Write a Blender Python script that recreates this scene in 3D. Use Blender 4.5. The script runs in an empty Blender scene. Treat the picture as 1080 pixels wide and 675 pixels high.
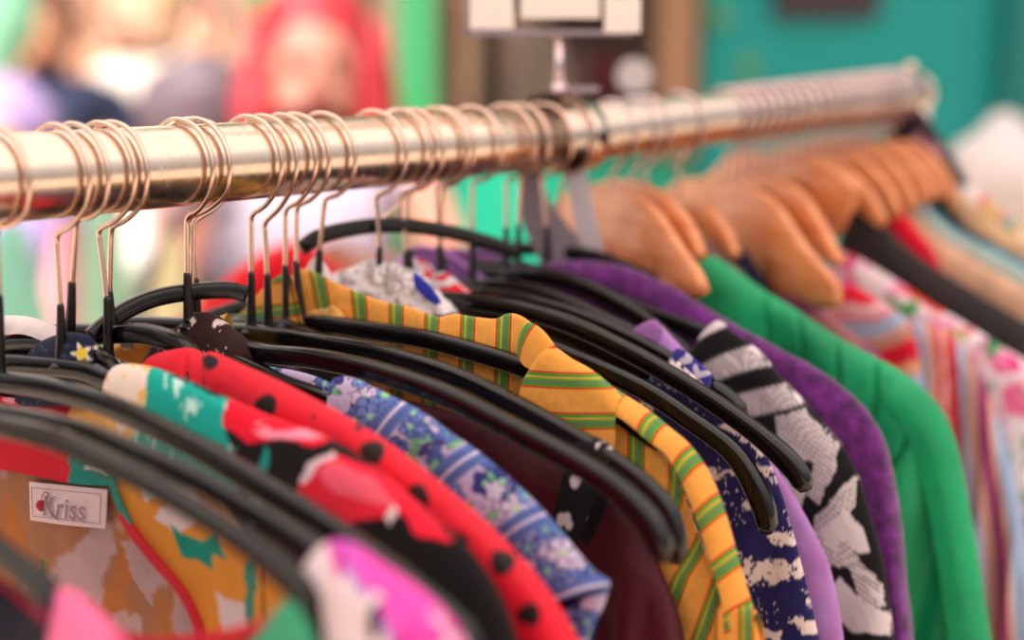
import bpy, bmesh, math, random
import numpy as np
from mathutils import Vector
random.seed(4); rng=np.random.RandomState(7)
C=bpy.context.scene.collection
PI=math.pi
# ------------------------------------------------------------------ camera
CAMZ=1.56; PIT=math.radians(10.6); F=1500.0
cam=bpy.data.cameras.new('camera'); co=bpy.data.objects.new('camera',cam); C.objects.link(co)
co.location=(0,0,CAMZ); co.rotation_euler=(PI/2-PIT,0,0)
cam.lens=50; cam.sensor_width=36; cam.clip_start=.02
cam.dof.use_dof=True; cam.dof.focus_distance=.665; cam.dof.aperture_fstop=2.4
bpy.context.scene.camera=co
cp,sp=math.cos(PIT),math.sin(PIT)
def ray(px,py):
    x=(px-540)/F; k=-(py-337.5)/F
    return np.array([x,cp+k*sp,-sp+k*cp])
CAM=np.array([0,0,CAMZ])
def Q(px,py,zc): return CAM+ray(px,py)*zc
def QY(px,py,Y):
    r=ray(px,py); return CAM+r*(Y/r[1])
def proj(P):
    d=P-CAM; zc=d[...,1]*cp-d[...,2]*sp; yc=d[...,1]*sp+d[...,2]*cp
    return 540+F*d[...,0]/zc, 337.5-F*yc/zc
RA,RB=Q(0,188.5,.60),Q(512,151.5,.826)
RC,RD=Q(600,145,.905),Q(960,98.5,1.141)
def rail(px):
    P,D=(RA,RB-RA) if px<596 else (RC,RD-RC)
    lo,hi=-1.6,1.6
    for _ in range(40):
        m=(lo+hi)/2
        if proj(P+D*m)[0]<px: lo=m
        else: hi=m
    return P+D*lo
RC=rail(595.9)
class Plane:
    def __init__(s,px,a=36,back=0):
        s.px=px; s.B=rail(px)+np.array([0,back,0]); a=math.radians(a); s.h=np.array([math.cos(a),-math.sin(a),0]); s.v=np.array([0,0,1.])
        s.n=np.array([-math.sin(a),-math.cos(a),0])     # towards the near end of the rail
    def uw(s,px,py):
        r=ray(px,py); k=np.dot(s.B-CAM,s.n)/np.dot(r,s.n); p=CAM+r*k-s.B
        return np.array([np.dot(p,s.h),p[2]])
    def P(s,u,w,o=0): return s.B+np.multiply.outer(u,s.h)+np.multiply.outer(w,s.v)+np.multiply.outer(o,s.n)
    def px3(s,px,py,o=0):
        u,w=s.uw(px,py); return s.P(u,w,o)
def spline(pts,n,closed=False):
    p=np.array(pts,float)
    if len(p)==2: p=np.array([p[0],(p[0]+p[1])/2,p[1]])
    e=np.vstack([2*p[0]-p[1],p,2*p[-1]-p[-2]]); out=[]
    for i in range(1,len(e)-2):
        t=np.linspace(0,1,24,endpoint=False)[:,None]
        a,b,c,d=e[i-1],e[i],e[i+1],e[i+2]
        out.append(.5*((2*b)+(c-a)*t+(2*a-5*b+4*c-d)*t**2+(3*b-a-3*c+d)*t**3))
    out=np.vstack(out+[p[-1:]]); L=np.r_[0,np.cumsum(np.linalg.norm(np.diff(out,axis=0),axis=1))]
    s=np.linspace(0,L[-1],n)
    return np.stack([np.interp(s,L,out[:,k]) for k in range(out.shape[1])],1)
# ------------------------------------------------------------------ noise and patterns (numpy)
_G=rng.rand(256,256)
def vn(x,y):
    xi=np.floor(x).astype(int);yi=np.floor(y).astype(int);fx=x-xi;fy=y-yi
    fx=fx*fx*(3-2*fx);fy=fy*fy*(3-2*fy)
    g=lambda a,b:_G[a%256,b%256]
    return (g(xi,yi)*(1-fx)+g(xi+1,yi)*fx)*(1-fy)+(g(xi,yi+1)*(1-fx)+g(xi+1,yi+1)*fx)*fy
def fbm(x,y,o=4):
    s=0;a=.5
    for i in range(o): s=s+a*vn(x*2**i+17.3*i,y*2**i+5.1*i); a/=2
    return s/(1-.5**o)
def inpoly(X,Y,poly):
    r=np.zeros(X.shape,bool); n=len(poly)
    for i in range(n):
        x0,y0=poly[i];x1,y1=poly[(i+1)%n]
        if y0==y1: continue
        c=((y0>Y)!=(y1>Y))&(X<(x1-x0)*(Y-y0)/(y1-y0)+x0)
        r^=c
    return r
def hexc(h):
    h=h.lstrip('#'); return np.array([int(h[i:i+2],16)/255 for i in (0,2,4)])
def lin(c):
    c=np.asarray(c,float); return np.where(c<=.04045,c/12.92,((c+.055)/1.055)**2.4)
def paint(X,base): return np.ones(X.shape+(3,))*hexc(base)
def put(c,m,col,k=1.0):
    m=(m*k)[...,None] if m.dtype!=bool else (m.astype(float)*k)[...,None]
    c[:]=c*(1-m)+hexc(col)*m
def flat(col,var=.0,sc=.02):
    def f(X,Y,T,R):
        c=paint(X,col)
        if var: c*=(1+var*(fbm(X*sc,Y*sc)-.5)*2)[...,None]
        return np.clip(c,0,1)
    return f
# ------------------------------------------------------------------ materials
def nmat(name):
    m=bpy.data.materials.new(name); m.use_nodes=True
    return m,m.node_tree.nodes,m.node_tree.links,m.node_tree.nodes['Principled BSDF']
def solid(name,col,rough=.6,metal=0,spec=.5,bump=0,bs=200,emit=0,var=0,vs=5,coat=0,aniso=0):
    m,N,L,b=nmat(name); c=tuple(lin(hexc(col)))+(1,)
    b.inputs['Base Color'].default_value=c; b.inputs['Roughness'].default_value=rough
    b.inputs['Metallic'].default_value=metal; b.inputs['Specular IOR Level'].default_value=spec; b.inputs['Coat Weight'].default_value=coat
    tc=N.new('ShaderNodeTexCoord')
    if bump:
        t=N.new('ShaderNodeTexNoise'); t.inputs['Scale'].default_value=bs; L.new(tc.outputs['Object'],t.inputs['Vector'])
        u=N.new('ShaderNodeBump'); u.inputs['Strength'].default_value=bump; u.inputs['Distance'].default_value=.002
        L.new(t.outputs['Fac'],u.inputs['Height']); L.new(u.outputs[0],b.inputs['Normal'])
    if var:
        t=N.new('ShaderNodeTexNoise'); t.inputs['Scale'].default_value=vs; t.inputs['Detail'].default_value=5; L.new(tc.outputs['Object'],t.inputs['Vector'])
        x=N.new('ShaderNodeMix'); x.data_type='RGBA'; x.blend_type='MULTIPLY'; x.inputs[0].default_value=var
        x.inputs[6].default_value=c; r=N.new('ShaderNodeValToRGB'); r.color_ramp.elements[0].color=(.2,.2,.2,1); r.color_ramp.elements[0].position=.3; r.color_ramp.elements[1].position=.7
        L.new(t.outputs['Fac'],r.inputs[0]); L.new(r.outputs[0],x.inputs[7]); L.new(x.outputs[2],b.inputs['Base Color'])
    if emit: b.inputs['Emission Color'].default_value=c; b.inputs['Emission Strength'].default_value=emit
    return m
def fabric(name,rough=.85,weave=900,bump=.25,sheen=.15,spec=.2,fuzz=0,noise=60):
    m,N,L,b=nmat(name); a=N.new('ShaderNodeAttribute'); a.attribute_name='Col'
    tc=N.new('ShaderNodeTexCoord')
    t=N.new('ShaderNodeTexNoise'); t.inputs['Scale'].default_value=noise; t.inputs['Detail'].default_value=6; L.new(tc.outputs['Object'],t.inputs['Vector'])
    r=N.new('ShaderNodeMapRange'); r.inputs[3].default_value=.86-.3*fuzz; r.inputs[4].default_value=1.1+.3*fuzz; L.new(t.outputs['Fac'],r.inputs[0])
    x=N.new('ShaderNodeVectorMath'); x.operation='SCALE'; L.new(a.outputs['Color'],x.inputs[0]); L.new(r.outputs[0],x.inputs['Scale'])
    L.new(x.outputs[0],b.inputs['Base Color'])
    w=N.new('ShaderNodeTexNoise'); w.inputs['Scale'].default_value=weave; w.inputs['Detail'].default_value=2; L.new(tc.outputs['Object'],w.inputs['Vector'])
    u=N.new('ShaderNodeBump'); u.inputs['Strength'].default_value=bump; u.inputs['Distance'].default_value=.0008; L.new(w.outputs['Fac'],u.inputs['Height'])
    t2=N.new('ShaderNodeTexNoise'); t2.inputs['Scale'].default_value=35; t2.inputs['Detail'].default_value=3; L.new(tc.outputs['Object'],t2.inputs['Vector'])
    u2=N.new('ShaderNodeBump'); u2.inputs['Strength'].default_value=.35; u2.inputs['Distance'].default_value=.006; L.new(t2.outputs['Fac'],u2.inputs['Height'])
    L.new(u.outputs[0],u2.inputs['Normal']); L.new(u2.outputs[0],b.inputs['Normal'])
    b.inputs['Roughness'].default_value=rough; b.inputs['Sheen Weight'].default_value=sheen*.3; b.inputs['Specular IOR Level'].default_value=spec
    return m
M={}
M['cotton']=fabric('printed_cotton'); M['satin']=fabric('smooth_woven',rough=.6,spec=.4,sheen=.05)
M['wool']=fabric('fuzzy_wool',weave=260,bump=1.0,sheen=.9,fuzz=1.2,noise=420)
M['plastic']=solid('black_plastic','#0a0808',rough=.2,spec=.45,bump=.08,bs=120)
M['sheath']=solid('black_sheath','#100c0c',rough=.3,spec=.55)
M['wire']=solid('copper_toned_wire','#e6c6b2',rough=.22,metal=1)
M['wire2']=solid('steel_wire','#d9c4c4',rough=.25,metal=1)
def chrome(bc=(.76,.62,.50,1)):
    m,N,L,b=nmat('worn_chrome'); tc=N.new('ShaderNodeTexCoord'); mp=N.new('ShaderNodeMapping'); mp.inputs['Scale'].default_value=(60,60,2)
    L.new(tc.outputs['Object'],mp.inputs[0]); t=N.new('ShaderNodeTexNoise'); t.inputs['Scale'].default_value=4; t.inputs['Detail'].default_value=6; L.new(mp.outputs[0],t.inputs['Vector'])
    r=N.new('ShaderNodeMapRange'); r.inputs[3].default_value=.12; r.inputs[4].default_value=.34; L.new(t.outputs['Fac'],r.inputs[0]); L.new(r.outputs[0],b.inputs['Roughness'])
    u=N.new('ShaderNodeBump'); u.inputs['Strength'].default_value=.12; u.inputs['Distance'].default_value=.001; L.new(t.outputs['Fac'],u.inputs['Height']); L.new(u.outputs[0],b.inputs['Normal'])
    b.inputs['Base Color'].default_value=bc; b.inputs['Metallic'].default_value=1
    return m
M['chrome']=chrome(); M['chrome2']=chrome((.60,.50,.42,1)); M['wire2'].node_tree.nodes['Principled BSDF'].inputs['Roughness'].default_value=.2
def woodmat():
    m,N,L,b=nmat('orange_beech'); tc=N.new('ShaderNodeTexCoord'); mp=N.new('ShaderNodeMapping'); mp.inputs['Scale'].default_value=(8,8,60)
    L.new(tc.outputs['Object'],mp.inputs[0]); t=N.new('ShaderNodeTexNoise'); t.inputs['Scale'].default_value=3; t.inputs['Detail'].default_value=5; L.new(mp.outputs[0],t.inputs['Vector'])
    r=N.new('ShaderNodeValToRGB'); r.color_ramp.elements[0].color=tuple(lin(hexc('#c4703c')))+(1,); r.color_ramp.elements[0].position=.3; r.color_ramp.elements[1].color=tuple(lin(hexc('#e0935c')))+(1,); r.color_ramp.elements[1].position=.7
    L.new(t.outputs['Fac'],r.inputs[0]); L.new(r.outputs[0],b.inputs['Base Color']); b.inputs['Roughness'].default_value=.38; b.inputs['Coat Weight'].default_value=.3
    return m
M['wood']=woodmat()
def stripemat():
    # orange rib cotton with woven red / green / purple stripe groups; UV.x counts stripe periods, UV.y runs along the stripe
    m,N,L,b=nmat('striped_orange_cotton'); uv=N.new('ShaderNodeUVMap'); uv.uv_map='UV'; s=N.new('ShaderNodeSeparateXYZ'); L.new(uv.outputs[0],s.inputs[0])
    f=N.new('ShaderNodeMath'); f.operation='FRACT'; L.new(s.outputs[0],f.inputs[0])
    r=N.new('ShaderNodeValToRGB'); r.color_ramp.interpolation='CONSTANT'; cr=r.color_ramp
    seq=[(0,'#efa548'),(.49,'#d13a1c'),(.545,'#35a02c'),(.62,'#e9c070'),(.635,'#e08a2a'),(.67,'#3aa52e'),(.74,'#8a5270'),(.785,'#35a02c'),(.865,'#d13a1c'),(.92,'#efa548')]
    for i,(p,c) in enumerate(seq):
        e=cr.elements[0] if i==0 else (cr.elements[1] if i==1 else cr.elements.new(p)); e.position=p; e.color=tuple(lin(hexc(c)))+(1,)
    L.new(f.outputs[0],r.inputs[0])
    w=N.new('ShaderNodeMath'); w.operation='MULTIPLY'; w.inputs[1].default_value=2*PI*20; L.new(s.outputs[0],w.inputs[0])
    sn=N.new('ShaderNodeMath'); sn.operation='SINE'; L.new(w.outputs[0],sn.inputs[0])
    mr=N.new('ShaderNodeMapRange'); mr.inputs[1].default_value=-1; mr.inputs[3].default_value=.86; mr.inputs[4].default_value=1.06; L.new(sn.outputs[0],mr.inputs[0])
    tc=N.new('ShaderNodeTexCoord'); t=N.new('ShaderNodeTexNoise'); t.inputs['Scale'].default_value=300; L.new(tc.outputs['Object'],t.inputs['Vector'])
    mr2=N.new('ShaderNodeMapRange'); mr2.inputs[3].default_value=.85; mr2.inputs[4].default_value=1.1; L.new(t.outputs['Fac'],mr2.inputs[0])
    mm=N.new('ShaderNodeMath'); mm.operation='MULTIPLY'; L.new(mr.outputs[0],mm.inputs[0]); L.new(mr2.outputs[0],mm.inputs[1])
    x=N.new('ShaderNodeVectorMath'); x.operation='SCALE'; L.new(r.outputs[0],x.inputs[0]); L.new(mm.outputs[0],x.inputs['Scale']); L.new(x.outputs[0],b.inputs['Base Color'])
    u=N.new('ShaderNodeBump'); u.inputs['Strength'].default_value=.22; u.inputs['Distance'].default_value=.0004; L.new(sn.outputs[0],u.inputs['Height']); L.new(u.outputs[0],b.inputs['Normal'])
    b.inputs['Roughness'].default_value=.85; b.inputs['Sheen Weight'].default_value=.1; b.inputs['Specular IOR Level'].default_value=.2
    return m
M['stripe']=stripemat()
# ------------------------------------------------------------------ object helpers
def tagit(o,label=None,cat=None,group=None,kind=None):
    if label: o['label']=label
    if cat: o['category']=cat
    if group: o['group']=group
    if kind: o['kind']=kind
    return o
def empty(name,loc=(0,0,0),**k):
    o=bpy.data.objects.new(name,None); o.location=tuple(loc); C.objects.link(o); return tagit(o,**k)
def mkobj(name,v,f,mat,parent=None,cols=None,uv=None,smooth=True):
    me=bpy.data.meshes.new(name); me.from_pydata([tuple(p) for p in v] if not isinstance(v,np.ndarray) else v.tolist(),[],f if isinstance(f,list) else f.tolist())
    if smooth: me.polygons.foreach_set('use_smooth',[True]*len(me.polygons))
    if mat: me.materials.append(mat)
    if cols is not None:
        a=me.color_attributes.new('Col','FLOAT_COLOR','POINT'); c=np.ones((len(v),4),np.float32); c[:,:3]=lin(cols); a.data.foreach_set('color',c.ravel())
    if uv is not None:
        l=me.uv_layers.new(name='UV'); idx=np.zeros(len(me.loops),int); me.loops.foreach_get('vertex_index',idx); l.data.foreach_set('uv',uv[idx].astype(np.float32).ravel())
    o=bpy.data.objects.new(name,me); C.objects.link(o)
    if parent is not None:
        o.parent=parent
        acc=Vector((0,0,0)); q=parent
        while q is not None: acc+=Vector(q.location); q=q.parent
        if acc.length>1e-9: me.transform(__import__('mathutils').Matrix.Translation(-acc))
    return o
def gridf(nr,nc,closec=False):
    f=[]
    for i in range(nr-1):
        for j in range(nc if closec else nc-1):
            a=i*nc+j;b=i*nc+(j+1)%nc; f.append((a,b,b+nc,a+nc))
    return f
def npgridf(nr,nc):
    i,j=np.meshgrid(np.arange(nr-1),np.arange(nc-1),indexing='ij'); a=(i*nc+j).ravel()
    return np.stack([a,a+1,a+nc+1,a+nc],1)
def tubeverts(pts,rad,seg=12,flat=1.0,nrm=None,power=2):
    pts=np.array(pts,float); n=len(pts); rad=np.ones(n)*rad if np.isscalar(rad) else np.array(rad,float)
    t=np.gradient(pts,axis=0); t/=np.linalg.norm(t,axis=1)[:,None]+1e-12
    V=[]
    if nrm is None:
        a=np.array([0,0,1.]) if abs(t[0][2])<.9 else np.array([1.,0,0])
    for i in range(n):
        if nrm is not None: x=np.array(nrm,float)
        else:
            x=a-t[i]*np.dot(a,t[i]); x/=np.linalg.norm(x)+1e-12; a=x
        y=np.cross(t[i],x); y/=np.linalg.norm(y)+1e-12
        for k in range(seg):
            g=2*PI*k/seg; cx,cy=math.cos(g),math.sin(g)
            if power!=2:
                cx=math.copysign(abs(cx)**(2/power),cx); cy=math.copysign(abs(cy)**(2/power),cy)
            V.append(pts[i]+x*cx*rad[i]*flat+y*cy*rad[i])
    f=gridf(n,seg,True); f.append(tuple(range(seg))[::-1]); f.append(tuple((n-1)*seg+k for k in range(seg)))
    return V,f
def tube(name,pts,rad,mat,parent=None,**k):
    V,f=tubeverts(pts,rad,**k); return mkobj(name,V,f,mat,parent)
def box(name,c,s,mat,parent=None,rot=0,bev=0):
    bm=bmesh.new(); bmesh.ops.create_cube(bm,size=1)
    for v in bm.verts: v.co=Vector((v.co.x*s[0],v.co.y*s[1],v.co.z*s[2]))
    if bev: bmesh.ops.bevel(bm,geom=bm.edges[:],offset=bev,segments=2,affect='EDGES')
    R=__import__('mathutils').Matrix.Rotation(rot,4,'Z')
    for v in bm.verts: v.co=R@v.co+Vector(tuple(c))
    V=[v.co[:] for v in bm.verts]; F_=[[q.index for q in p.verts] for p in bm.faces] if not bm.verts.index_update() else 0
    bm.free(); return mkobj(name,V,F_,mat,parent,smooth=False)
def blob(name,c,s,mat,parent=None,amp=.15,sc=3,seg=32,seed=0):
    bm=bmesh.new(); bmesh.ops.create_uvsphere(bm,u_segments=seg,v_segments=seg//2,radius=1); bm.verts.index_update()
    from mathutils import noise
    V=[]
    for v in bm.verts:
        k=1+amp*noise.noise(v.co*sc+Vector((seed,seed*2,0))); V.append((c[0]+v.co.x*s[0]*k,c[1]+v.co.y*s[1]*k,c[2]+v.co.z*s[2]*k))
    F_=[[q.index for q in p.verts] for p in bm.faces]; bm.free()
    return mkobj(name,V,F_,mat,parent)
# ------------------------------------------------------------------ cloth sheets
def sheet(name,pl,ridge,low=None,T=.006,mat='cotton',N=120,Mr=60,col=None,uv=None,fold=(0,0),parent=None,r0=.05,pw=1.6,far=False,pinch=0,pinch1=0,body=-.62,off=0,wob=0,rk=0,back=True,creases=(),pat='f'):
    R=spline([pl.uw(*p) for p in ridge],N)
    if low is not None: Lw=spline([pl.uw(*p) for p in low],N)
    else:
        um=R[:,0].max(); s=np.linspace(0,1,N); Lw=np.stack([um*s*1.0,np.full(N,body)],1)
    js=np.arange(-Mr,Mr+1) if back else np.arange(0,Mr+1); r=(np.abs(js)/Mr)**pw
    sg=np.sign(js)
    Tt=np.linspace(0,1,N)
    g=lambda A:A[None]
    base=R[None]*(1-r[:,None,None])+Lw[None]*r[:,None,None]
    d=np.linalg.norm(Lw-R,axis=1)[None]*r[:,None]; rr=r0*.3
    prof=np.sqrt(np.clip(1-(1-np.clip(d/rr,0,1))**2,0,1))
    tt=np.broadcast_to(Tt[None],d.shape)
    pin=np.ones_like(tt)
    if pinch: pin=pin*np.sqrt(np.clip(1-(1-np.clip(tt/pinch,0,1))**2,0,1))
    if pinch1: pin=pin*np.sqrt(np.clip(1-(1-np.clip((1-tt)/pinch1,0,1))**2,0,1))
    for (ct,cw,cd) in creases: pin=pin*(1-cd*np.exp(-((tt-ct-.02*np.sin(d*60))/cw)**2))
    amp=fold[0]*np.clip(d/.06,0,1)
    ph=vn(tt*0+pl.px*.13,d*6)*3
    fo=amp*(np.sin(tt*fold[1]*2*PI+ph*.6)+.5*np.sin(tt*fold[1]*4.7*PI+1.3+ph))
    wb=wob*(fbm(base[...,0]*45+pl.px,base[...,1]*45)-.5)*2
    o=(sg[:,None]*T*prof*pin)+fo+wb*prof+off
    if not back: o=T*prof*pin+fo+wb*prof+off
    if rk:   # crumpled outline
        base=base+ (rk*(fbm(base[...,0]*60+3,base[...,1]*60+pl.px)-.5)*2)[...,None]*np.array([.3,1.])
    W=pl.B+base[...,0:1]*pl.h+base[...,1:2]*pl.v+o[...,None]*pl.n
    X,Y=proj(W if pat=='f' else pl.B+base[...,0:1]*pl.h+base[...,1:2]*pl.v)
    if pat=='f' and back: X[:Mr]=X[::-1][:Mr]; Y[:Mr]=Y[::-1][:Mr]
    Rr=np.broadcast_to(r[:,None],d.shape)
    V=W.reshape(-1,3); fc=npgridf(len(js),N); cols=None; uvs=None
    if col is not None: cols=col(X,Y,tt,Rr).reshape(-1,3)
    if uv is not None: uvs=np.stack(uv(X,Y,tt,Rr),-1).reshape(-1,2)
    if far:
        W2=pl.B-base[...,0:1]*pl.h*.96+base[...,1:2]*pl.v+o[...,None]*pl.n
        st=4 if N>150 else 2
        ri=np.unique(np.r_[np.arange(0,len(js),st),len(js)-1]); ci=np.unique(np.r_[np.arange(0,N,st),N-1])
        W2=W2[np.ix_(ri,ci)]; k=len(V); V=np.vstack([V,W2.reshape(-1,3)]); f2=npgridf(len(ri),len(ci))[:,::-1]+k; fc=np.vstack([fc,f2])
        if cols is not None: cols=np.vstack([cols,cols.reshape(len(js),N,3)[np.ix_(ri,ci)].reshape(-1,3)])
        if uvs is not None: uvs=np.vstack([uvs,uvs.reshape(len(js),N,2)[np.ix_(ri,ci)].reshape(-1,2)])
    return mkobj(name,V,fc,M[mat],parent,cols=cols,uv=uvs)
# ------------------------------------------------------------------ hangers
RR=.019
def hookpts(pl,knee,rad):
    k=(rad+.0025)/.0215
    L=[(-19,-9),(-21.5,1),(-17,13.4),(-8.5,20),(0,21.6),(9.5,19.6),(17,14),(21.6,5),(22,-4),(18.5,-13)]
    pts=[np.array(p)*.001*k for p in L]; kn=pl.uw(*knee)
    a=pts[-1]; pts.append(a+(kn-a)*.5+np.array([.001,-.0005])); pts.append(kn+np.array([.0022,.003])); return pts,kn
def black_hanger(px,knee,bs,base,arm,label,a=36,r=.0046,arm_end='tip',far=True):
    """px rail position, knee/bs/base image points of hook bend, sheath top and neck; arm: image points right of the neck"""
    pl=Plane(px,a); root=empty('black_hanger',pl.B,label=label,cat='clothes hanger',group='black plastic hangers with wire hooks')
    hp,kn=hookpts(pl,knee,RR); s0=pl.uw(*bs); b0=pl.uw(*base)
    hp+= [kn,kn+(s0-kn)*.12,kn+(s0-kn)*.5,s0+(b0-s0)*.15]
    c=spline(hp,70); tube('hook',pl.P(c[:,0],c[:,1]),.00125,M['wire'],root,seg=8)
    c=spline([s0,s0*.6+b0*.4,b0+np.array([0,.004]),b0],24); q=np.linspace(0,1,24); rad=.0017+.0011*q+.0030*np.clip((q-.82)/.18,0,1)**2
    rad[0]=.0012
    tube('neck_sleeve',pl.P(c[:,0],c[:,1]),rad,M['sheath'],root,seg=12)
    if arm is None:
        A=[b0,(b0[0]+.05,b0[1]-.006),(b0[0]+.11,b0[1]-.03),(b0[0]+.17,b0[1]-.066),(b0[0]+.205,b0[1]-.10),(b0[0]+.213,b0[1]-.118)]
    else: A=[b0]+[pl.uw(*p) for p in arm]
    A=[np.array(p) for p in A]
    near=spline(A,60)
    farA=[b0-(p-b0)*np.array([1,-1])*np.array([1,1]) for p in A]
    # the far arm follows the usual hanger curve
    Lf=min(.22,max(.19,max(p[0] for p in A)))
    fc=[b0+np.array([-x*Lf,-y]) for x,y in ((.0,0),(.25,.006),(.5,.024),(.75,.052),(.93,.085),(1,.108))]
    fr=spline(fc,40)[::-1]
    if far: allp=np.vstack([fr[:-1],near])
    else: allp=near
    n=len(allp); rad=np.full(n,r); q=np.arange(n)
    rad*=1+.18*np.exp(-((n-5-q)/3.0)**2)          # thickened tip
    if far: rad*=1+.18*np.exp(-((4-q)/3.0)**2)
    rad[-1]*=.55; rad[0]*=.55
    rad=rad*1.0
    V,f=tubeverts(pl.P(allp[:,0],allp[:,1]),rad,seg=16,flat=.80,nrm=pl.n,power=4)
    fo=mkobj('frame',V,f,M['plastic'],root)
    # raised rib along the upper face of the arm
    V2=pl.P(allp[:,0],allp[:,1]+rad*1.0)
    return root
def wood_hanger(px,top,low,label,a=42,th=.0075,hook=True):
    """top: image points of the upper edge from the neck to the tip, low: image points of the lower edge back to the neck line"""
    pl=Plane(px,a); root=empty('wooden_hanger',pl.B,label=label,cat='clothes hanger',group='wooden hangers on the far half of the rail')
    n=44; t=spline([pl.uw(*p) for p in top],n); l=spline([pl.uw(*p) for p in low],n)
    u0=t[0,0]
    # mirrored half about the neck
    near=np.stack([t,l],1)
    c0=0.0
    if u0<-.001:
        ts=near[:,0,0]; k0=int(np.argmax(ts>0)); near=near[k0:]; e=near[0].copy(); e[:,0]=0; near=np.vstack([e[None],near])
        lu=near[0,0,1]-max(.02,near[0,0,1]-near[0,1,1]); near[:,1,0]=np.maximum(near[:,1,0],0)
    farr=near.copy(); farr[...,0]=-farr[...,0]
    rows=np.vstack([farr[::-1][:-1],near])
    bm=bmesh.new(); prev=None; K=[]
    for (p,q) in rows:
        K.append([p,q])
    V=[];k=7
    prof=[(-.5,.0),(-.5,.0)]
    m=len(K)
    for p,q in K:
        p=np.array(p);q=np.array(q); hgt=np.linalg.norm(p-q)+1e-6; dv=(q-p)/hgt; b=min(.0018,hgt*.3)
        ring=[(p+dv*b,-th/2),(p+dv*b*.3,-th/2+.0015),(p,-th/2+.0025),(p,th/2-.0025),(p+dv*b*.3,th/2-.0015),(p+dv*b,th/2),(q-dv*b,th/2),(q,th/2-.003),(q,-th/2+.003),(q-dv*b,-th/2)]
        for (x,o) in ring: V.append(pl.P(x[0],x[1],o))
    bm.free()
    f=gridf(m,10,True); f.append(tuple(range(10))[::-1]); f.append(tuple((m-1)*10+i for i in range(10)))
    mkobj('frame',V,f,M['wood'],root)
    if hook:
        tp=np.array([0,np.interp(0,t[:,0],t[:,1])]) ; kk=.0175
        L=[(-17,-9),(-20,1),(-15.8,12.4),(-8,18.4),(0,20),(9,18),(16,13),(20,5),(20.2,-4),(16,-13),(7,-21),(1,-27)]
        pl=Plane(px,47); hp=[np.array(p)*.001 for p in L]+[np.array([0,-.033]),tp+np.array([0,-.006])]
        if tp[1]>-.030: hp=hp[:-3]+[np.array([1e-3,-.024]),tp+np.array([0,-.006])]
        c=spline(hp,60); tube('hook',pl.P(c[:,0],c[:,1]),.00135,M['wire2'],root,seg=8)
    return root
# ------------------------------------------------------------------ the rack
def cyl(name,a,b,r,mat,parent=None,seg=48,n=2):
    a=np.array(a);b=np.array(b); return tube(name,[a+(b-a)*k/(n-1) for k in range(n)],r,mat,parent,seg=seg)
dirL=(RB-RA)/np.linalg.norm(RB-RA); dirR=(RD-RC)/np.linalg.norm(RD-RC)
J=rail(594); RL0=rail(-330); RR1=rail(962)
rack=empty('clothes_rack',(0,0,0),label='chrome clothes rail crossing the picture with garments hanging from it',cat='clothes rack')
cyl('rail',RL0,J+dirL*.012,RR,M['chrome'],rack,seg=64,n=6)
cyl('rail',J-dirL*.03,RR1,.0175,M['chrome2'],rack,seg=64,n=6)
j2=rail(604); cyl('collar',J+dirL*.003,J+dirR*.020,.0215,M['chrome'],rack,seg=64)
tube('collar_ring',[J+dirL*.001,J+dirL*.004],.0225,solid('dark_steel','#3a2a28',rough=.3,metal=1),rack,seg=48)
hp=J+dirR*.014+np.array([-.0215,-.0,0])*0
nn=np.array([-dirR[1],dirR[0],0]); nn=-nn if nn[1]>0 else nn
o=tube('socket_hole',[J+dirR*.013+nn*.0212,J+dirR*.013+nn*.0218],.0042,solid('hole_black','#050404',rough=.8),rack,seg=20)
for P_,nm in ((RL0,0),(RR1,1)):
    x=P_.copy(); up=cyl('upright',(x[0],x[1],.08),(x[0],x[1],x[2]+.004),.016,M['chrome'],rack,seg=32)
    side=np.array([-dirL[1],dirL[0],0]); 
    cyl('foot_bar',(x[0]-side[0]*.24,x[1]-side[1]*.24,.075),(x[0]+side[0]*.24,x[1]+side[1]*.24,.075),.014,M['chrome'],rack,seg=24)
    for q in (-.23,.23):
        blob('wheel',(x[0]+side[0]*q,x[1]+side[1]*q,.031),(.03,.014,.031),M['sheath'],rack,amp=0)
cp_=RR1
blob('end_cap',cp_+dirR*.002,(.0178,.0178,.0178),M['chrome'],rack,amp=0)
blob('end_knob',cp_+np.array([-.002,0,.019]),(.005,.005,.006),M['chrome'],rack,amp=0)
# sign holder clamped on the joint
cardm=solid('white_card','#f1e6da',rough=.5)
zs=.905
def zq(px,py): return QY(px,py,J[1]+.0)
sh=empty('sign_holder',J,label='metal sign holder clamped upright on the rail joint',cat='sign holder')
cl=J+dirR*.001
box('clamp',cl+np.array([-.004,0,.0235]),(.019,.022,.010),solid('clamp_steel','#8d7468',rough=.3,metal=1),sh,rot=.79,bev=.001)
box('clamp_screw',cl+np.array([-.016,-.008,.020]),(.010,.010,.012),solid('dark_clamp','#4b342c',rough=.35,metal=1),sh,rot=.79,bev=.001)
box('clamp_plate',cl+np.array([.010,0,.030]),(.020,.016,.004),M['wire2'],sh,rot=.2,bev=.0008)
cyl('stem',zq(590,112),zq(590,33),.0026,M['wire2'],sh,seg=16); cyl('stem_socket',zq(590,107),zq(590,86),.0042,M['wire2'],sh,seg=20)
a=zq(494,33);b=zq(662,36)
fr=M['wire2']
box('frame',(a+b)/2+np.array([0,0,.0]),(np.linalg.norm(b-a),.006,.003),fr,sh)
box('frame',(a+b)/2+np.array([0,.0,.30]),(np.linalg.norm(b-a),.006,.003),fr,sh)
for e in (a,b): box('frame',e+np.array([0,0,.15]),(.003,.006,.303),fr,sh)
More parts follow.
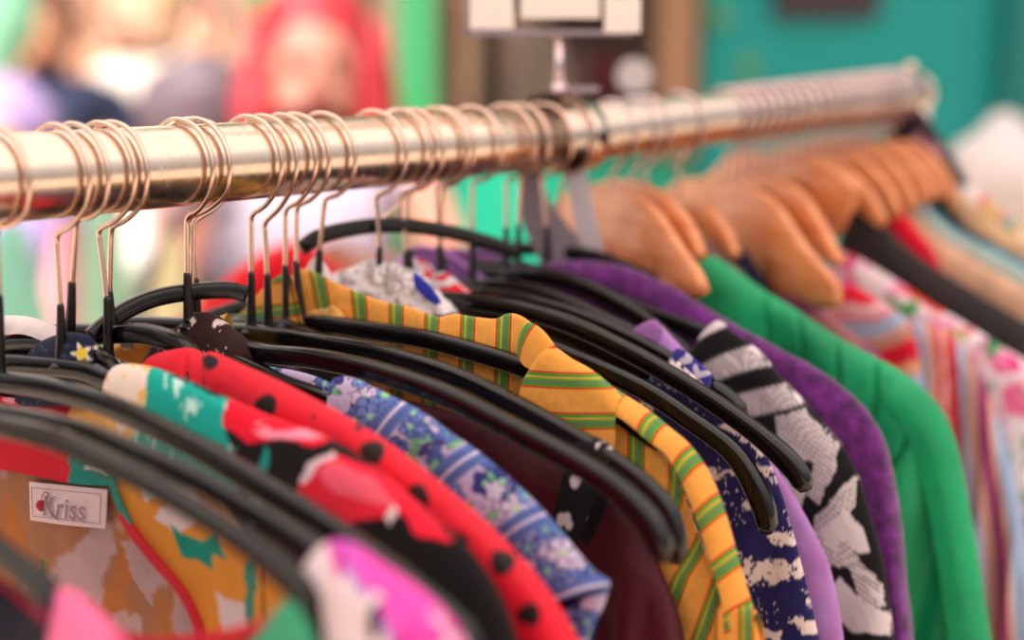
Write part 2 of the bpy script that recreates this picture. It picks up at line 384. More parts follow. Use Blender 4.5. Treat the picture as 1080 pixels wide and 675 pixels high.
def card(name,x0,x1,y1,dy,h=.28,lab=None):
    p=zq(x0,y1);q=zq(x1,y1); o=box(name,((p[0]+q[0])/2,p[1]+dy,p[2]+h/2),(q[0]-p[0],.0015,h),cardm,None,bev=.0004)
    return tagit(o,lab,'card','white cards in the sign holder')
card('sign_card',496,542,31,-.006,lab='white blank card at the left edge of the sign holder frame')
card('sign_card',549,632,20,-.008,lab='widest white blank card in the middle of the sign holder')
card('sign_card',636,674,35,-.010,lab='white blank card at the right edge, hanging lowest in the sign holder')
# grey plastic strips hanging below the joint
grey=solid('frosted_plastic','#cfc6c8',rough=.35,spec=.5)
def strip(name,pl,pts,wd,mat,label,th=.0007):
    c=spline([pl.uw(*p) for p in pts],30); w=np.interp(np.linspace(0,1,30),np.linspace(0,1,len(wd)),wd)
    d=np.gradient(c,axis=0); d/=np.linalg.norm(d,axis=1)[:,None]; nr=np.stack([-d[:,1],d[:,0]],1)
    V=[];
    for i in range(30):
        for s_,o_ in ((-1,-th),(1,-th),(1,th),(-1,th)): 
            q=c[i]+nr[i]*w[i]*s_; V.append(pl.P(q[0],q[1],o_))
    f=gridf(30,4,True)+[(3,2,1,0),(116,117,118,119)]
    return tagit(mkobj(name,V,f,mat,None,smooth=False),label,'plastic strip')
plt=Plane(594,10)
strip('plastic_strip',plt,[(603,160),(610,195),(618,235),(632,290)],[.006,.0065,.007,.0075],grey,'pale grey plastic strip hanging from the rail joint, in front of the wooden hangers')
strip('plastic_strip',Plane(586,10),[(565,178),(562,205),(568,228),(590,265),(598,290)],[.005,.009,.012,.014,.016],solid('smoky_plastic','#8d8088',rough=.35),'darker smoky plastic strip between the last black hanger hooks')
# ------------------------------------------------------------------ black hangers: px, knee, sheath top, neck base, arm, label
H={}
def bh(k,px,knee,bs,base,arm,label,**kw): H[k]=black_hanger(px,knee,bs,base,arm,label,**kw)
bh('A4',-220,(-222,268),(-222,340),(-222,500),[(-150,508),(-60,545),(0,582),(35,612),(58,640),(66,665)],'black hanger arm reaching in at the lower left corner, ending in pink cloth',r=.0043)
bh('A3',-120,(-122,262),(-122,330),(-122,430),[(-60,436),(0,449),(60,464),(110,487),(154,508),(210,541),(265,577),(300,605),(322,630),(326,650)],'lowest of the three long black hanger arms crossing the floral robe',r=.0041)
bh('A2',-85,(-88,260),(-88,330),(-88,425),[(-40,428),(0,437),(50,446),(100,460),(150,480),(200,502),(250,530),(300,560),(330,582),(348,606),(352,625)],'middle one of three black hanger arms crossing the floral robe, ending in magenta cloth',r=.0041)
bh('A1',-3,(-3,247),(-1,310),(0,402),[(50,409),(110,426),(170,453),(216,476),(270,508),(330,545),(390,585),(440,622),(485,665),(500,700),(503,720)],'upper of the three long black hanger arms crossing the floral robe')
bh('H2',60,(60,252),(64,320),(65,387),[(90,391),(118,402),(170,422),(240,458),(310,490),(370,524),(420,566),(465,615),(490,660)],'black hanger under the floral robe shoulder, second hook from the left edge')
bh('H3',80,(80,238),(76,296),(74,366),[(92,371),(112,384),(130,402),(200,436),(300,486),(380,540)],'black hanger behind the navy cloth with a yellow star, third hook from the left edge')
bh('H4',108,(104,247),(113,312),(115,385),[(150,402),(200,398),(250,414),(330,446),(400,490),(470,545),(530,610),(560,660),(565,690)],'black hanger inside the red polka dot garment, front one of a close pair of hooks')
bh('H5',121,(117,245),(115,306),(118,352),[(150,352),(170,356),(192,366),(218,392),(290,440),(360,478),(430,530)],'black hanger with a grey highlight, rear one of the close pair of hooks')
bh('H6',190,(197,233),(197,287),(199,345),[(235,375),(290,402),(350,425),(420,465),(500,530),(550,580),(585,630)],'black hanger holding the blue floral garment, left stem above the brown top')
bh('H7',208,(199,234),(206,293),(208,350),[(235,360),(270,372),(330,378),(400,393),(470,417),(530,447),(600,484),(650,516),(683,550),(697,578),(699,592)],'long glossy black hanger arm, lower one of the pair ending near the orange sleeve')
bh('H8',263,(265,231),(265,286),(265,351),[(300,356),(350,364),(400,373),(470,394),(530,421),(600,459),(660,497),(697,532),(712,570),(713,594)],'long glossy black hanger arm, upper one of the pair ending near the orange sleeve')
bh('H9',279,(279,238),(282,288),(283,352),[(320,358),(400,374),(470,395),(530,422),(600,460),(660,498),(694,532),(706,565)],'black hanger behind the upper glossy arm, carrying the maroon garment')
bh('H10',299,(301,225),(301,279),(303,345),[(340,360),(400,378),(470,402),(530,432),(590,475)],'black hanger with its stem in front of the orange striped collar, left one')
bh('H11',313,(313,222),(312,274),(318,342),[(345,342),(400,350),(450,358),(500,371),(540,383),(600,405),(660,438),(705,470)],'black hanger whose arm runs into the orange striped shirt sleeve')
bh('H12',341,(342,215),(337,262),(335,322),None,'black hanger with a short leaning sheath beside the small white cloth')
bh('H13',395,(396,211),(400,260),(400,330),[(450,338),(520,350),(570,364),(620,384),(680,412),(720,438),(770,475),(797,515),(808,545),(809,562)],'black hanger arm passing just behind the orange sleeve, over the navy print')
bh('H14',422,(422,209),(428,264),(431,318),[(470,316),(540,325),(600,342),(660,370),(720,404),(780,444),(820,476),(842,500),(850,518)],'long black hanger arm above the navy print, tip out over the lilac garment')
bh('H15',434,(432,207),(432,262),(434,318),[(480,322),(520,330),(570,345)],'black hanger right behind the crumpled white lace, stem doubled with its neighbour')
bh('H16',460,(460,200),(463,258),(465,316),[(520,326),(580,347),(640,373),(692,400),(740,440)],'black hanger arm ending inside the navy printed garment collar')
bh('H17',467,(466,202),(464,258),(472,312),[(520,312),(570,322),(620,338),(680,366),(730,396),(765,421),(785,440)],'thin black hanger arm just above the long one, in front of the lilac collar')
bh('H18',497,(498,197),(498,246),(498,302),[(540,303),(590,317),(640,340),(690,365),(740,400)],'black hanger in front of the bright lilac collar')
bh('H19',532,(534,194),(534,239),(534,290),[(570,291),(610,300),(650,319),(690,345),(730,380)],'black hanger with a stem near the rail joint, arm lost in the dark cardigan')
bh('H20',547,(549,192),(547,236),(546,282),[(590,293),(640,310),(680,328),(720,342),(750,356)],'black hanger arm ending under the black and white printed garment')
bh('H21',572,(571,190),(577,238),(577,286),None,'black hanger inside the purple fuzzy cardigan, hook left of the rail joint')
bh('H22',592,(595,188),(585,230),(580,262),None,'black hanger with a slanted stem directly under the rail joint')
# two black hangers seen beyond the rail, left of centre
def far_arm(px,a,pts,knee,label):
    pl=Plane(px,a); root=empty('black_hanger',pl.B,label=label,cat='clothes hanger',group='black hangers swung out beyond the rail')
    A=spline([pl.uw(*p) for p in pts],60); rad=np.full(60,.0042); V,f=tubeverts(pl.P(A[:,0],A[:,1]),rad,seg=14,flat=.8,nrm=pl.n,power=3); mkobj('frame',V,f,M['plastic'],root)
    top=A[np.argmax(A[:,1])]; hp,_=hookpts(pl,knee,RR); kn=pl.uw(*knee); 
    c=spline(hp+[kn,(kn+top)/2,top],60); tube('hook',pl.P(c[:,0],c[:,1]),.00125,M['wire'],root,seg=8)
far_arm(204,-35,[(96,356),(112,342),(135,326),(165,314),(200,308),(240,306),(258,310)],(204,238),'black hanger arching above the brown top with its arm reaching left')
far_arm(425,-35,[(318,262),(335,250),(360,243),(395,238),(430,238),(470,244),(510,254),(545,266)],(425,212),'black hanger arching over the teal panel left of the rail joint')
# ------------------------------------------------------------------ stamps for printed cloth
def stamps(c,X,Y,items):
    for (x,y,r,kind,col) in items:
        dx,dy=X-x,Y-y; m=(np.abs(dx)<r*1.6)&(np.abs(dy)<r*1.6)
        if not m.any(): continue
        dx,dy=dx[m],dy[m]; rr=np.hypot(dx,dy); th=np.arctan2(dy,dx); sub=c[m]
        if kind=='dot': k=rr<r
        elif kind=='flower':
            R_=r*(.72+.28*np.abs(np.cos(th*2.5+x))); k=rr<R_; o_=(rr>=R_)&(rr<R_+1.1); sub[o_]=hexc('#30285c')
            sub[k]=hexc(col); k2=(rr<r*.22); sub[k2]=hexc('#8fd48c'); k3=k&(np.abs(np.sin(th*2.5+x))>.96)&(rr>r*.3); sub[k3]=hexc('#30285c'); c[m]=sub; continue
        elif kind=='leaf':
            a_=x*1.7; u=dx*math.cos(a_)+dy*math.sin(a_); v=-dx*math.sin(a_)+dy*math.cos(a_); e=(u/r)**2+(v/(r*.42))**2; sub[(e<1.35)]=hexc('#30285c'); k=e<1
            sub[k]=hexc(col); k=k&(np.abs(v)<r*.04); col='#30285c'
        elif kind=='blotch':
            R_=r*(.6+.7*vn(th*1.3+x,th*0+y)); k=rr<R_
        sub[k]=hexc(col); c[m]=sub
    return c
def smooth(m,a,b): return np.clip((m-a)/(b-a),0,1)
# ------------------------------------------------------------------ garments on the black hangers
def col_polka(X,Y,T,R):
    c=paint(X,'#e5092a'); c*=(1+.06*(fbm(X*.02,Y*.02)-.5))[...,None]
    D=[(281,427,10),(378,451,3.2),(393,477,11.5),(439,525,12.5),(480,573,12),(530,593,12),(558,648,11),(222,382,7),(330,440,2),(470,640,12),(520,700,12),(600,720,12),(410,600,12),(350,520,12),(440,700,12),(560,780,12),(620,800,12)]
    for x,y,r in D:
        r*=1.12
        th=np.arctan2(Y-y,X-x); k=smooth(-np.hypot(X-x,Y-y),-r*(1+.08*np.sin(3*th+x))-.7,-r*(1+.08*np.sin(3*th+x))+.7); put(c,k,'#140809')
    sb=np.abs(X-(214+.05*(Y-380)))<1.0; put(c,(sb&(Y<430)).astype(float),'#8c0a1c')
    return np.clip(c,0,1)
pl=Plane(110)
g=empty('polka_dot_dress',pl.B,label='red dress with large black polka dots behind the floral robe shoulder',cat='dress')
sheet('body',pl,[(150,386),(160,375),(180,369),(200,367),(214,373),(222,371),(240,378),(262,388),(300,405),(340,426),(385,452),(430,483),(480,524),(530,570),(572,618),(604,672),(628,740),(640,800)],T=.007,mat='satin',N=420,Mr=170,col=col_polka,parent=g,far=True,creases=[(.115,.008,.35)],wob=.001)
# floral robe with the open neckline
def W(X,Y,s=.08,a=10): return X+a*(fbm(X*s,Y*s)-.5),Y+a*(fbm(X*s+40,Y*s+9)-.5)
def col_robe(X,Y,T,R):
    x,y=W(X,Y,.05,9); c=paint(X,'#110c0e')
    def pt(poly,col,k=1): put(c,inpoly(x,y,poly),col,k)
    pt([(100,370),(172,380),(162,405),(150,430),(143,475),(60,490),(60,380)],'#f0bd72'); 
    put(c,inpoly(x,y,[(100,370),(172,380),(150,440),(90,490)])&(fbm(X*.045+3,Y*.03)>.57),'#f2dccb')
    pt([(160,384),(238,424),(237,455),(268,515),(215,512),(140,470),(152,425)],'#12a797')
    put(c,inpoly(x,y,[(160,384),(238,424),(262,515),(140,470)])&(fbm(X*.16,Y*.035+7)>.66),'#bfe6dc')
    pt([(233,448),(240,420),(300,440),(352,462),(330,470),(300,462),(262,466)],'#ee1330')
    put(c,inpoly(x,y,[(250,440),(345,455),(335,470),(280,462)])&(fbm(X*.03,Y*.12)>.5),'#f78ba0')
    pt([(318,506),(330,486),(356,476),(410,505),(470,560),(478,572),(440,566),(425,540),(398,548),(342,555),(320,562),(308,528)],'#e81f3a')
    put(c,inpoly(x,y,[(335,496),(352,484),(400,508),(420,535),(380,530),(345,515)]),'#f06a7c',.8)
    pt([(314,510),(326,486),(352,474),(356,480),(334,490),(322,512)],'#e4c9cf'); pt([(405,545),(415,531),(419,536),(410,556)],'#ecd5d5')
    # lower front panel
    pt([(95,495),(210,505),(270,572),(318,625),(300,700),(210,760),(190,645),(120,556)],'#df9136')
    put(c,inpoly(x,y,[(140,505),(205,510),(215,545),(185,562),(160,545)])&(fbm(X*.03,Y*.03+2)>.36),'#e0cccf')
    put(c,inpoly(x,y,[(228,625),(262,640),(262,668),(236,668)]),'#dccbd0')
    put(c,inpoly(X,Y,[(179,552),(190,562),(214,571),(226,563),(240,592),(224,584),(224,602),(208,590),(192,588)]),'#0f8d7c')
    pt([(258,598),(266,585),(272,585),(266,680),(260,680)],'#3d8a78'); pt([(268,500),(280,470),(284,475),(276,530),(266,560),(262,540)],'#1c9c90')
    put(c,(np.abs(X-276-.05*(Y-600))<1.3)&(Y>590),'#4a2a18')
    pt([(305,600),(325,602),(332,615),(318,622)],'#d99a50')
    return np.clip(c,0,1)
def col_robeback(X,Y,T,R):
    c=paint(X,'#9a674b'); s=fbm(X*.045,Y*.012+3); put(c,smooth(s,.5,.62),'#b0652a',.75); s2=fbm(X*.03+50,Y*.018); put(c,smooth(s2,.56,.62),'#b39aa6',.8)
    put(c,inpoly(X,Y,[(128,570),(190,570),(178,612),(165,600),(160,640),(140,610)]),'#ab93a3',.8)
    put(c,inpoly(X,Y,[(40,608),(44,590),(48,590),(46,608)]),'#176a56'); put(c,inpoly(X,Y,[(128,552),(135,550),(149,557),(140,558)]),'#176a56')
    return c
def col_robecollar(X,Y,T,R):
    c=paint(X,'#c30d26'); x,y=W(X,Y,.06,8)
    put(c,(x>74)&(y<480),'#e7a95a'); put(c,(x>74)&(y<480)&(fbm(X*.05,Y*.05)>.58),'#f0dac5'); put(c,(x>73)&(y>=478),'#0e8176'); put(c,(x>142)&(y<480),'#0fa394')
    put(c,(x>90)&(x<112)&(np.abs(y-(492+.3*(x-90)))<2.2),'#cfd8d2'); put(c,(x<60)&(y<425)&(fbm(X*.05,Y*.09)>.55),'#f59aa5')
    return c
pl=Plane(58); g=empty('floral_robe',pl.B,label='black floral robe with teal, orange and red patches and a red piped open neckline',cat='robe')
sheet('front',pl,[(118,393),(124,385),(140,384),(165,389),(200,403),(240,421),(290,442),(340,461),(370,476),(402,500),(440,533),(480,566),(512,606),(535,655),(552,720),(560,790)],
      low=[(140,500),(138,515),(146,535),(155,552),(178,580),(200,610),(216,640),(228,672),(232,710),(236,760),(250,800),(300,830),(380,840),(450,850),(520,860),(560,870)],T=.008,N=360,Mr=170,pw=1.25,col=col_robe,parent=g,wob=.0015)
plb=Plane(72); sheet('back_panel',plb,[(-260,500),(-120,494),(0,478),(60,488),(110,494),(150,500),(250,560)],low=[(-260,850),(-120,850),(0,850),(60,850),(110,850),(150,850),(260,850)],T=.002,N=200,Mr=140,pw=1,col=col_robeback,parent=g,wob=.002,fold=(.003,2.2))
sheet('collar',Plane(66),[(-260,440),(-60,404),(5,418),(60,424),(95,428),(120,426),(150,440),(176,470)],low=[(-260,520),(-60,490),(0,493),(40,500),(73,507),(100,510),(130,511),(160,512)],T=.003,N=150,Mr=50,pw=1,col=col_robecollar,parent=g)
red=solid('red_piping','#c20f26',rough=.7); pp=Plane(56)
c_=spline([pp.uw(*p) for p in [(146,538),(160,560),(180,585),(204,612),(220,640),(230,672),(236,720)]],50); tube('piping',pp.P(c_[:,0],c_[:,1],.0085),.0023,red,g,seg=10)
c_=spline([pp.uw(*p) for p in [(136,498),(137,512),(144,530),(154,548)]],30); tube('edging',pp.P(c_[:,0],c_[:,1],.0085),.0015,solid('teal_edging','#10877a',rough=.7),g,seg=8)
# label sewn inside the robe
pz=Plane(70); q=[pz.uw(*p) for p in [(39,506),(121,514),(119,555),(40,546)]]
def quadpatch(name,pl,q,off,mat,parent,nx=14,ny=6,th=.0006,bow=.0012):
    V=[]
    for s_ in (1,-1):
        for j in range(ny):
            for i in range(nx):
                a=i/(nx-1);b=j/(ny-1); p=(q[0]*(1-a)+q[1]*a)*(1-b)+(q[3]*(1-a)+q[2]*a)*b
                V.append(pl.P(p[0],p[1],off+s_*th/2+bow*math.sin(a*PI)*b))
    f=[tuple(x) for x in npgridf(ny,nx)]+[tuple(int(y)+nx*ny for y in x[::-1]) for x in npgridf(ny,nx)]
    ed=[i for i in range(nx)]+[nx*j+nx-1 for j in range(1,ny)]+[nx*(ny-1)+i for i in range(nx-2,-1,-1)]+[nx*j for j in range(ny-2,0,-1)]
    for k in range(len(ed)): a=ed[k];b=ed[(k+1)%len(ed)]; f.append((b,a,a+nx*ny,b+nx*ny))
    return mkobj(name,V,f,mat,parent,smooth=False)
lb=quadpatch('sewn_label',pz,q,.004,solid('pale_pink_label','#dcc2c6',rough=.7,bump=.3,bs=900),g); lb['label']='pale pink woven brand label with grey script'
def text3(s,pl,origin,size,mat,parent,xdir,name='lettering'):
    cu=bpy.data.curves.new(name,'FONT'); cu.body=s; cu.size=size; cu.extrude=.00015; cu.shear=.35; cu.space_character=1.1; cu.materials.append(mat)
    t_=bpy.data.objects.new(name,cu); C.objects.link(t_); bpy.context.view_layer.update(); me=bpy.data.meshes.new_from_object(t_.evaluated_get(bpy.context.evaluated_depsgraph_get())); bpy.data.objects.remove(t_); me.materials.clear(); me.materials.append(mat)
    o=bpy.data.objects.new(name,me); C.objects.link(o); o.parent=parent
    X=Vector(pl.P(xdir[0],xdir[1],0)-pl.B).normalized(); Z=Vector(pl.n); Yv=Z.cross(X).normalized()
    Mx=__import__('mathutils').Matrix((( X.x,Yv.x,Z.x),(X.y,Yv.y,Z.y),(X.z,Yv.z,Z.z))).to_4x4()
    acc=Vector((0,0,0)); qq=parent
    while qq is not None: acc+=Vector(qq.location); qq=qq.parent
    Mx.translation=Vector(origin)-acc; o.matrix_local=Mx; return o
ltm=solid('grey_thread','#8f7480',rough=.8)
xd=(q[1]-q[0])/np.linalg.norm(q[1]-q[0]); o_=pz.uw(56,540); text3('Kriss',pz,pz.P(o_[0],o_[1],.0062),.0142,ltm,lb,xd)
p_=pz.uw(54.5,530); bb=blob('red_emblem',pz.P(p_[0],p_[1],.0058),(.0024,.0012,.0027),solid('emblem_red','#a81222',rough=.6),lb,amp=.1)
c_=spline([pz.uw(*p) for p in [(55,522),(58,516),(62,518),(60,527),(66,538),(72,545)]],30); tube('emblem_thread',pz.P(c_[:,0],c_[:,1],.0058),.0003,ltm,lb,seg=6)
for (a_,b_) in (((44,511),(117,518)),((117,518),(116,549)),((116,549),(45,541)),((45,541),(44,511))):
    c_=spline([pz.uw(*a_),pz.uw(*b_)],10); tube('stitching',pz.P(c_[:,0],c_[:,1],.0056),.00018,ltm,lb,seg=5)
# white and magenta garment on the middle crossing arm
def col_mag(X,Y,T,R):
    c=paint(X,'#dcc6c9'); x,y=W(X,Y,.04,16); q=x-.55*(y-600); put(c,smooth(q,368,382),'#ee4fae'); put(c,smooth(q,364,371)*smooth(-q,-384,-374),'#9a52b4')
    put(c,inpoly(x,y,[(385,648),(396,630),(402,640),(398,675),(388,680)]),'#1a0d12'); put(c,inpoly(x,y,[(380,640),(394,622),(404,632),(395,634),(386,650)]),'#f1e2e4')
    put(c,(fbm(X*.05,Y*.02+9)>.62)&(x>350),'#c80f82',.8); put(c,(x>455)&(fbm(X*.08,Y*.08)>.5),'#e8d2da'); return c
pl=Plane(-85); o=sheet('blouse',pl,[(331,600),(336,580),(348,570),(362,573),(380,584),(402,598),(430,620),(455,643),(475,672),(490,710),(500,760)],low=[(326,850),(340,850),(355,850),(370,850),(390,850),(410,850),(430,850),(450,850),(470,850),(490,850),(510,850)],T=.012,N=160,Mr=120,pw=1.2,col=col_mag,wob=.003,fold=(.003,2))
tagit(o,'white and magenta blouse shoulder hung on a black hanger tip at the bottom edge','blouse')
def col_gr(X,Y,T,R):
    x,y=W(X,Y,.05,6); c=paint(X,'#120d10'); put(c,inpoly(x,y,[(255,690),(300,630),(318,640),(338,690),(338,900),(230,900)]),'#3f9a72'); put(c,(np.abs(np.sin((x+y*.4)*.28))<.12)&(x<335)&(y>635),'#2a7d58')
    return c
pl=Plane(-118); g=empty('patterned_top',pl.B,label='green and black top with red bound neckline, left of the magenta blouse',cat='top')
sheet('body',pl,[(250,690),(278,662),(300,634),(314,622),(326,622),(334,640),(340,680),(344,740)],low=[(235,850),(255,850),(275,850),(290,850),(300,850),(315,850),(330,850),(345,850)],T=.008,N=90,Mr=80,pw=1.1,col=col_gr,parent=g)
c_=spline([pl.uw(*p) for p in [(95,655),(118,668),(160,679),(222,674),(258,667),(290,655),(303,640)]],50); tube('neckline_binding',pl.P(c_[:,0],c_[:,1]),.0026,red,g,seg=10)
sheet('back_panel',Plane(-112),[(95,668),(160,688),(222,684),(262,676),(290,668)],low=[(90,850),(150,850),(200,850),(240,850),(290,850)],T=.002,N=40,Mr=20,col=flat('#8a1524'),parent=g)
def col_a4(X,Y,T,R):
    c=paint(X,'#16121e'); put(c,smooth(X+.2*Y,182,188)*1.,'#f0709a'); put(c,(np.abs(Y-(598+(X+20)*.8))<7)&(X<48),'#8c1030'); put(c,(X>112+.3*(Y-650)),'#e02038',.5); return c
pl=Plane(-222); o=sheet('navy_blouse',pl,[(-200,560),(-100,575),(-20,603),(20,630),(45,640),(55,624),(66,620),(80,628),(100,648),(118,668),(135,700),(145,750)],T=.009,N=140,Mr=80,col=col_a4,body=-.5,low=[(-200,900),(-120,900),(-60,900),(-10,900),(20,900),(50,900),(70,900),(85,900),(100,900),(120,900),(135,900),(150,900)])
tagit(o,'dark navy blouse with a pink sleeve end in the lower left corner','blouse')
# navy scrap with a star, white cloth at left
def col_star(X,Y,T,R):
    c=paint(X,'#1c2038'); th=np.arctan2(Y-373,X-86); r=np.hypot(X-86,Y-373); put(c,r<6+5.5*np.cos(th*2.5+1.6)**4*1.2,'#e6ddd0'); put(c,r<4.6+3*np.cos(th*2.5+1.6)**2,'#ecc732'); put(c,fbm(X*.2,Y*.2)>.72,'#3a4264'); return c
pl=Plane(72); o=sheet('navy_scarf',pl,[(31,388),(34,372),(44,360),(60,353),(76,350),(90,354),(97,366),(100,386)],low=[(31,420),(40,425),(50,425),(60,425),(72,425),(84,425),(94,425),(101,420)],T=.008,N=120,Mr=50,col=col_star,pw=1.1); tagit(o,'small navy cloth printed with a yellow star, folded over a hanger at left','scarf')
whitec=flat('#ddd0cf',.15,.03)
pl=Plane(84); g=empty('white_camisole',pl.B,label='white top with rolled straps at the left edge behind the first hooks',cat='top')
sheet('neck_edge',pl,[(-60,380),(-25,340),(0,333),(28,334),(48,341),(66,348),(86,357),(104,368),(124,382)],low=[(-60,430),(-30,400),(-6,352),(14,352),(34,350),(54,356),(74,366),(92,378),(112,392)],T=.007,N=90,Mr=24,pw=1,col=whitec,parent=g,wob=.003)
sheet('side',pl,[(-30,345),(-8,338),(6,350),(12,366),(14,380)],low=[(-60,420),(-30,420),(-10,420),(4,420),(10,420)],T=.006,N=30,Mr=20,pw=1,col=whitec,parent=g)
sheet('strap',Plane(100),[(64,372),(84,372),(100,378),(118,388),(140,392)],low=[(64,384),(84,386),(100,392),(116,398),(138,400)],T=.003,N=30,Mr=8,pw=1,col=whitec,parent=g)
sheet('strap',Plane(128),[(88,356),(100,349),(118,346),(130,352),(140,361)],low=[(90,366),(102,359),(118,356),(128,360),(136,370)],T=.003,N=30,Mr=8,pw=1,col=whitec,parent=g,rk=.001)
pl=Plane(90); o=sheet('dark_gap_cloth',pl,[(-40,380),(0,362),(20,355),(50,360),(75,372),(95,384),(108,395)],T=.004,N=50,Mr=30,col=flat('#3a3236'),body=-.5); tagit(o,'charcoal undershirt in the gap under the white top','backcloth')  # plain charcoal sheet filling the opening below the white neck edge
# yellowish far garment peeking between
pl=Plane(225); o=sheet('yellow_shawl',pl,[(100,372),(130,360),(160,350),(185,344),(215,340),(240,330)],low=[(100,420),(140,420),(170,420),(200,420),(220,420),(240,420)],T=.004,N=40,Mr=24,pw=1,col=flat('#e8bd52',.2,.05)); tagit(o,'yellow cloth strip behind the brown gathered top','shawl')
# brown gathered top
def col_brown(X,Y,T,R):
    c=paint(X,'#2e1818'); x,y=W(X,Y,.1,6); put(c,(fbm(x*.13,y*.05)>.70)&(X<236)&(X>165)&(Y<385),'#d6c3bf'); put(c,inpoly(x,y,[(174,372),(184,352),(190,343),(194,352),(186,366),(178,378)])&(fbm(X*.2,Y*.2)>.4),'#e3cfc9')
    put(c,(fbm(x*.3+8,y*.3)>.80)&(X<245),'#c9b6b2'); return c
pl=Plane(200); o=sheet('brown_top',pl,[(157,388),(164,370),(176,352),(190,338),(206,329),(222,332),(238,345),(254,358),(264,374),(268,396)],low=[(150,450),(165,455),(180,460),(195,460),(210,462),(225,464),(240,464),(255,462),(266,458),(272,452)],T=.012,N=180,Mr=80,pw=1.1,col=col_brown,fold=(.002,5),wob=.002); tagit(o,'dark brown top with white flecks, gathered over two hanger necks','top')
# blue floral garment
LN=[((426,424),(403,452)),((504,476),(468,504)),((576,541),(536,564)),((641,616),(594,628))]
rs=random.Random(3); ITEMS=[]
for i in range(700):
    x=rs.uniform(255,650);y=rs.uniform(375,760); k=rs.random()
    if k<.40: ITEMS.append((x,y,rs.uniform(9,17),'flower',rs.choice(['#4c66a8','#5a76b8','#6a84c0','#c9bcd8','#363a80'])))
    elif k<.66: ITEMS.append((x,y,rs.uniform(6,10),'leaf',rs.choice(['#72bb80','#86c890','#4a3c7c'])))
    else: ITEMS.append((x,y,rs.uniform(.9,1.5),'dot','#352c62'))
for i in range(900): ITEMS.append((rs.uniform(255,650),rs.uniform(375,720),1.0,'dot',rs.choice(['#352c62','#efe4ef'])))
def col_floral(X,Y,T,R):
    c=paint(X,'#bdb0d0'); stamps(c,X,Y,ITEMS)
    for i,(a,b) in enumerate(LN):
        a=np.array(a,float);b=np.array(b,float); d=(b-a)/np.linalg.norm(b-a); e=(X-a[0])*d[1]-(Y-a[1])*d[0]; e=e+2.5*np.sin(((X-a[0])*d[0]+(Y-a[1])*d[1])*.06)
        put(c,np.abs(e)<(13 if i<3 else 11),'#5870ac'); put(c,(np.abs(np.abs(e)-7)<1.0)&(np.sin(((X-a[0])*d[0]+(Y-a[1])*d[1])*1.1)>.3),'#30285c'); put(c,np.abs(e)<1.5,'#d6c9da')
    return np.clip(c,0,1)
pl=Plane(188); g=empty('floral_shirt',pl.B,label='blue and white floral shirt sleeve between the polka dots and the maroon garment',cat='shirt')
sheet('sleeve',pl,[(354,398),(362,397),(378,401),(410,417),(440,432),(470,453),(505,478),(545,512),(580,548),(606,580),(626,602),(643,614)],low=[(358,450),(380,500),(400,520),(425,540),(450,560),(475,580),(500,610),(520,635),(540,650),(556,650),(575,642),(594,630)],T=.007,N=560,Mr=170,pw=1.05,col=col_floral,parent=g,wob=.0012,back=True)
def col_fl_in(X,Y,T,R): return col_floral(X,Y,T,R)*.9
sheet('cuff_side',pl,[(643,614),(642,622),(636,640),(626,660),(616,690)],low=[(600,640),(600,650),(600,665),(598,680),(595,700)],T=.003,N=60,Mr=30,pw=1,col=col_floral,parent=g)
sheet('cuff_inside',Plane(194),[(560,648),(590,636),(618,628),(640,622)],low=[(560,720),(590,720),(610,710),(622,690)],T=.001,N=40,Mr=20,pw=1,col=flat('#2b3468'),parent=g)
sheet('collar',Plane(196),[(236,392),(262,385),(300,389),(330,396),(356,408),(380,430)],low=[(240,430),(270,450),(310,470),(340,480),(360,490),(390,500)],T=.003,N=150,Mr=50,pw=1,col=col_floral,parent=g)
c_=spline([pl.uw(*p) for p in [(355,408),(348,406),(344,410),(349,413),(356,411)]],24); tube('button_loop',pl.P(c_[:,0],c_[:,1],.002),.0004,solid('blue_thread','#8f9ac8'),g,seg=6)
# maroon garment
def col_mar(X,Y,T,R):
    c=paint(X,'#4a0718'); c*=(1+.15*(fbm(X*.02,Y*.02)-.5))[...,None]; return c
pl=Plane(292); g=empty('maroon_dress',pl.B,label='plain dark maroon dress hanging under the pair of glossy black arms',cat='dress')
sheet('body',pl,[(420,420),(460,430),(520,450),(570,478),(620,505),(655,532),(680,565),(700,610),(716,655),(724,710),(730,780)],T=.0055,N=160,Mr=110,col=col_mar,parent=g,far=True,fold=(.004,3.2),mat='satin',wob=.002)
sa=[(676,612),(684,616),(696,630),(704,650)]; 
# black ribbon strap over the upper glossy arm
def col_rib(X,Y,T,R):
    c=paint(X,'#0d0b0e'); 
    for (x,y,r) in [(606,508,5),(610,503,4),(592,548,5),(598,546,4),(600,553,4),(626,549,3),(644,474,3),(650,472,3),(630,470,2),(647,478,2.5)]: put(c,np.hypot(X-x,(Y-y)*.7)<r,'#cdbfc0')
    return c
pl=Plane(264); o=sheet('ribbon_strap',pl,[(610,464),(616,460),(626,461),(640,469),(652,480)],low=[(588,556),(594,564),(602,571),(612,577),(622,560)],T=.0062,N=70,Mr=60,pw=1,col=col_rib,r0=.02); tagit(o,'black ribbon strap with white marks looped over a glossy hanger arm','strap')
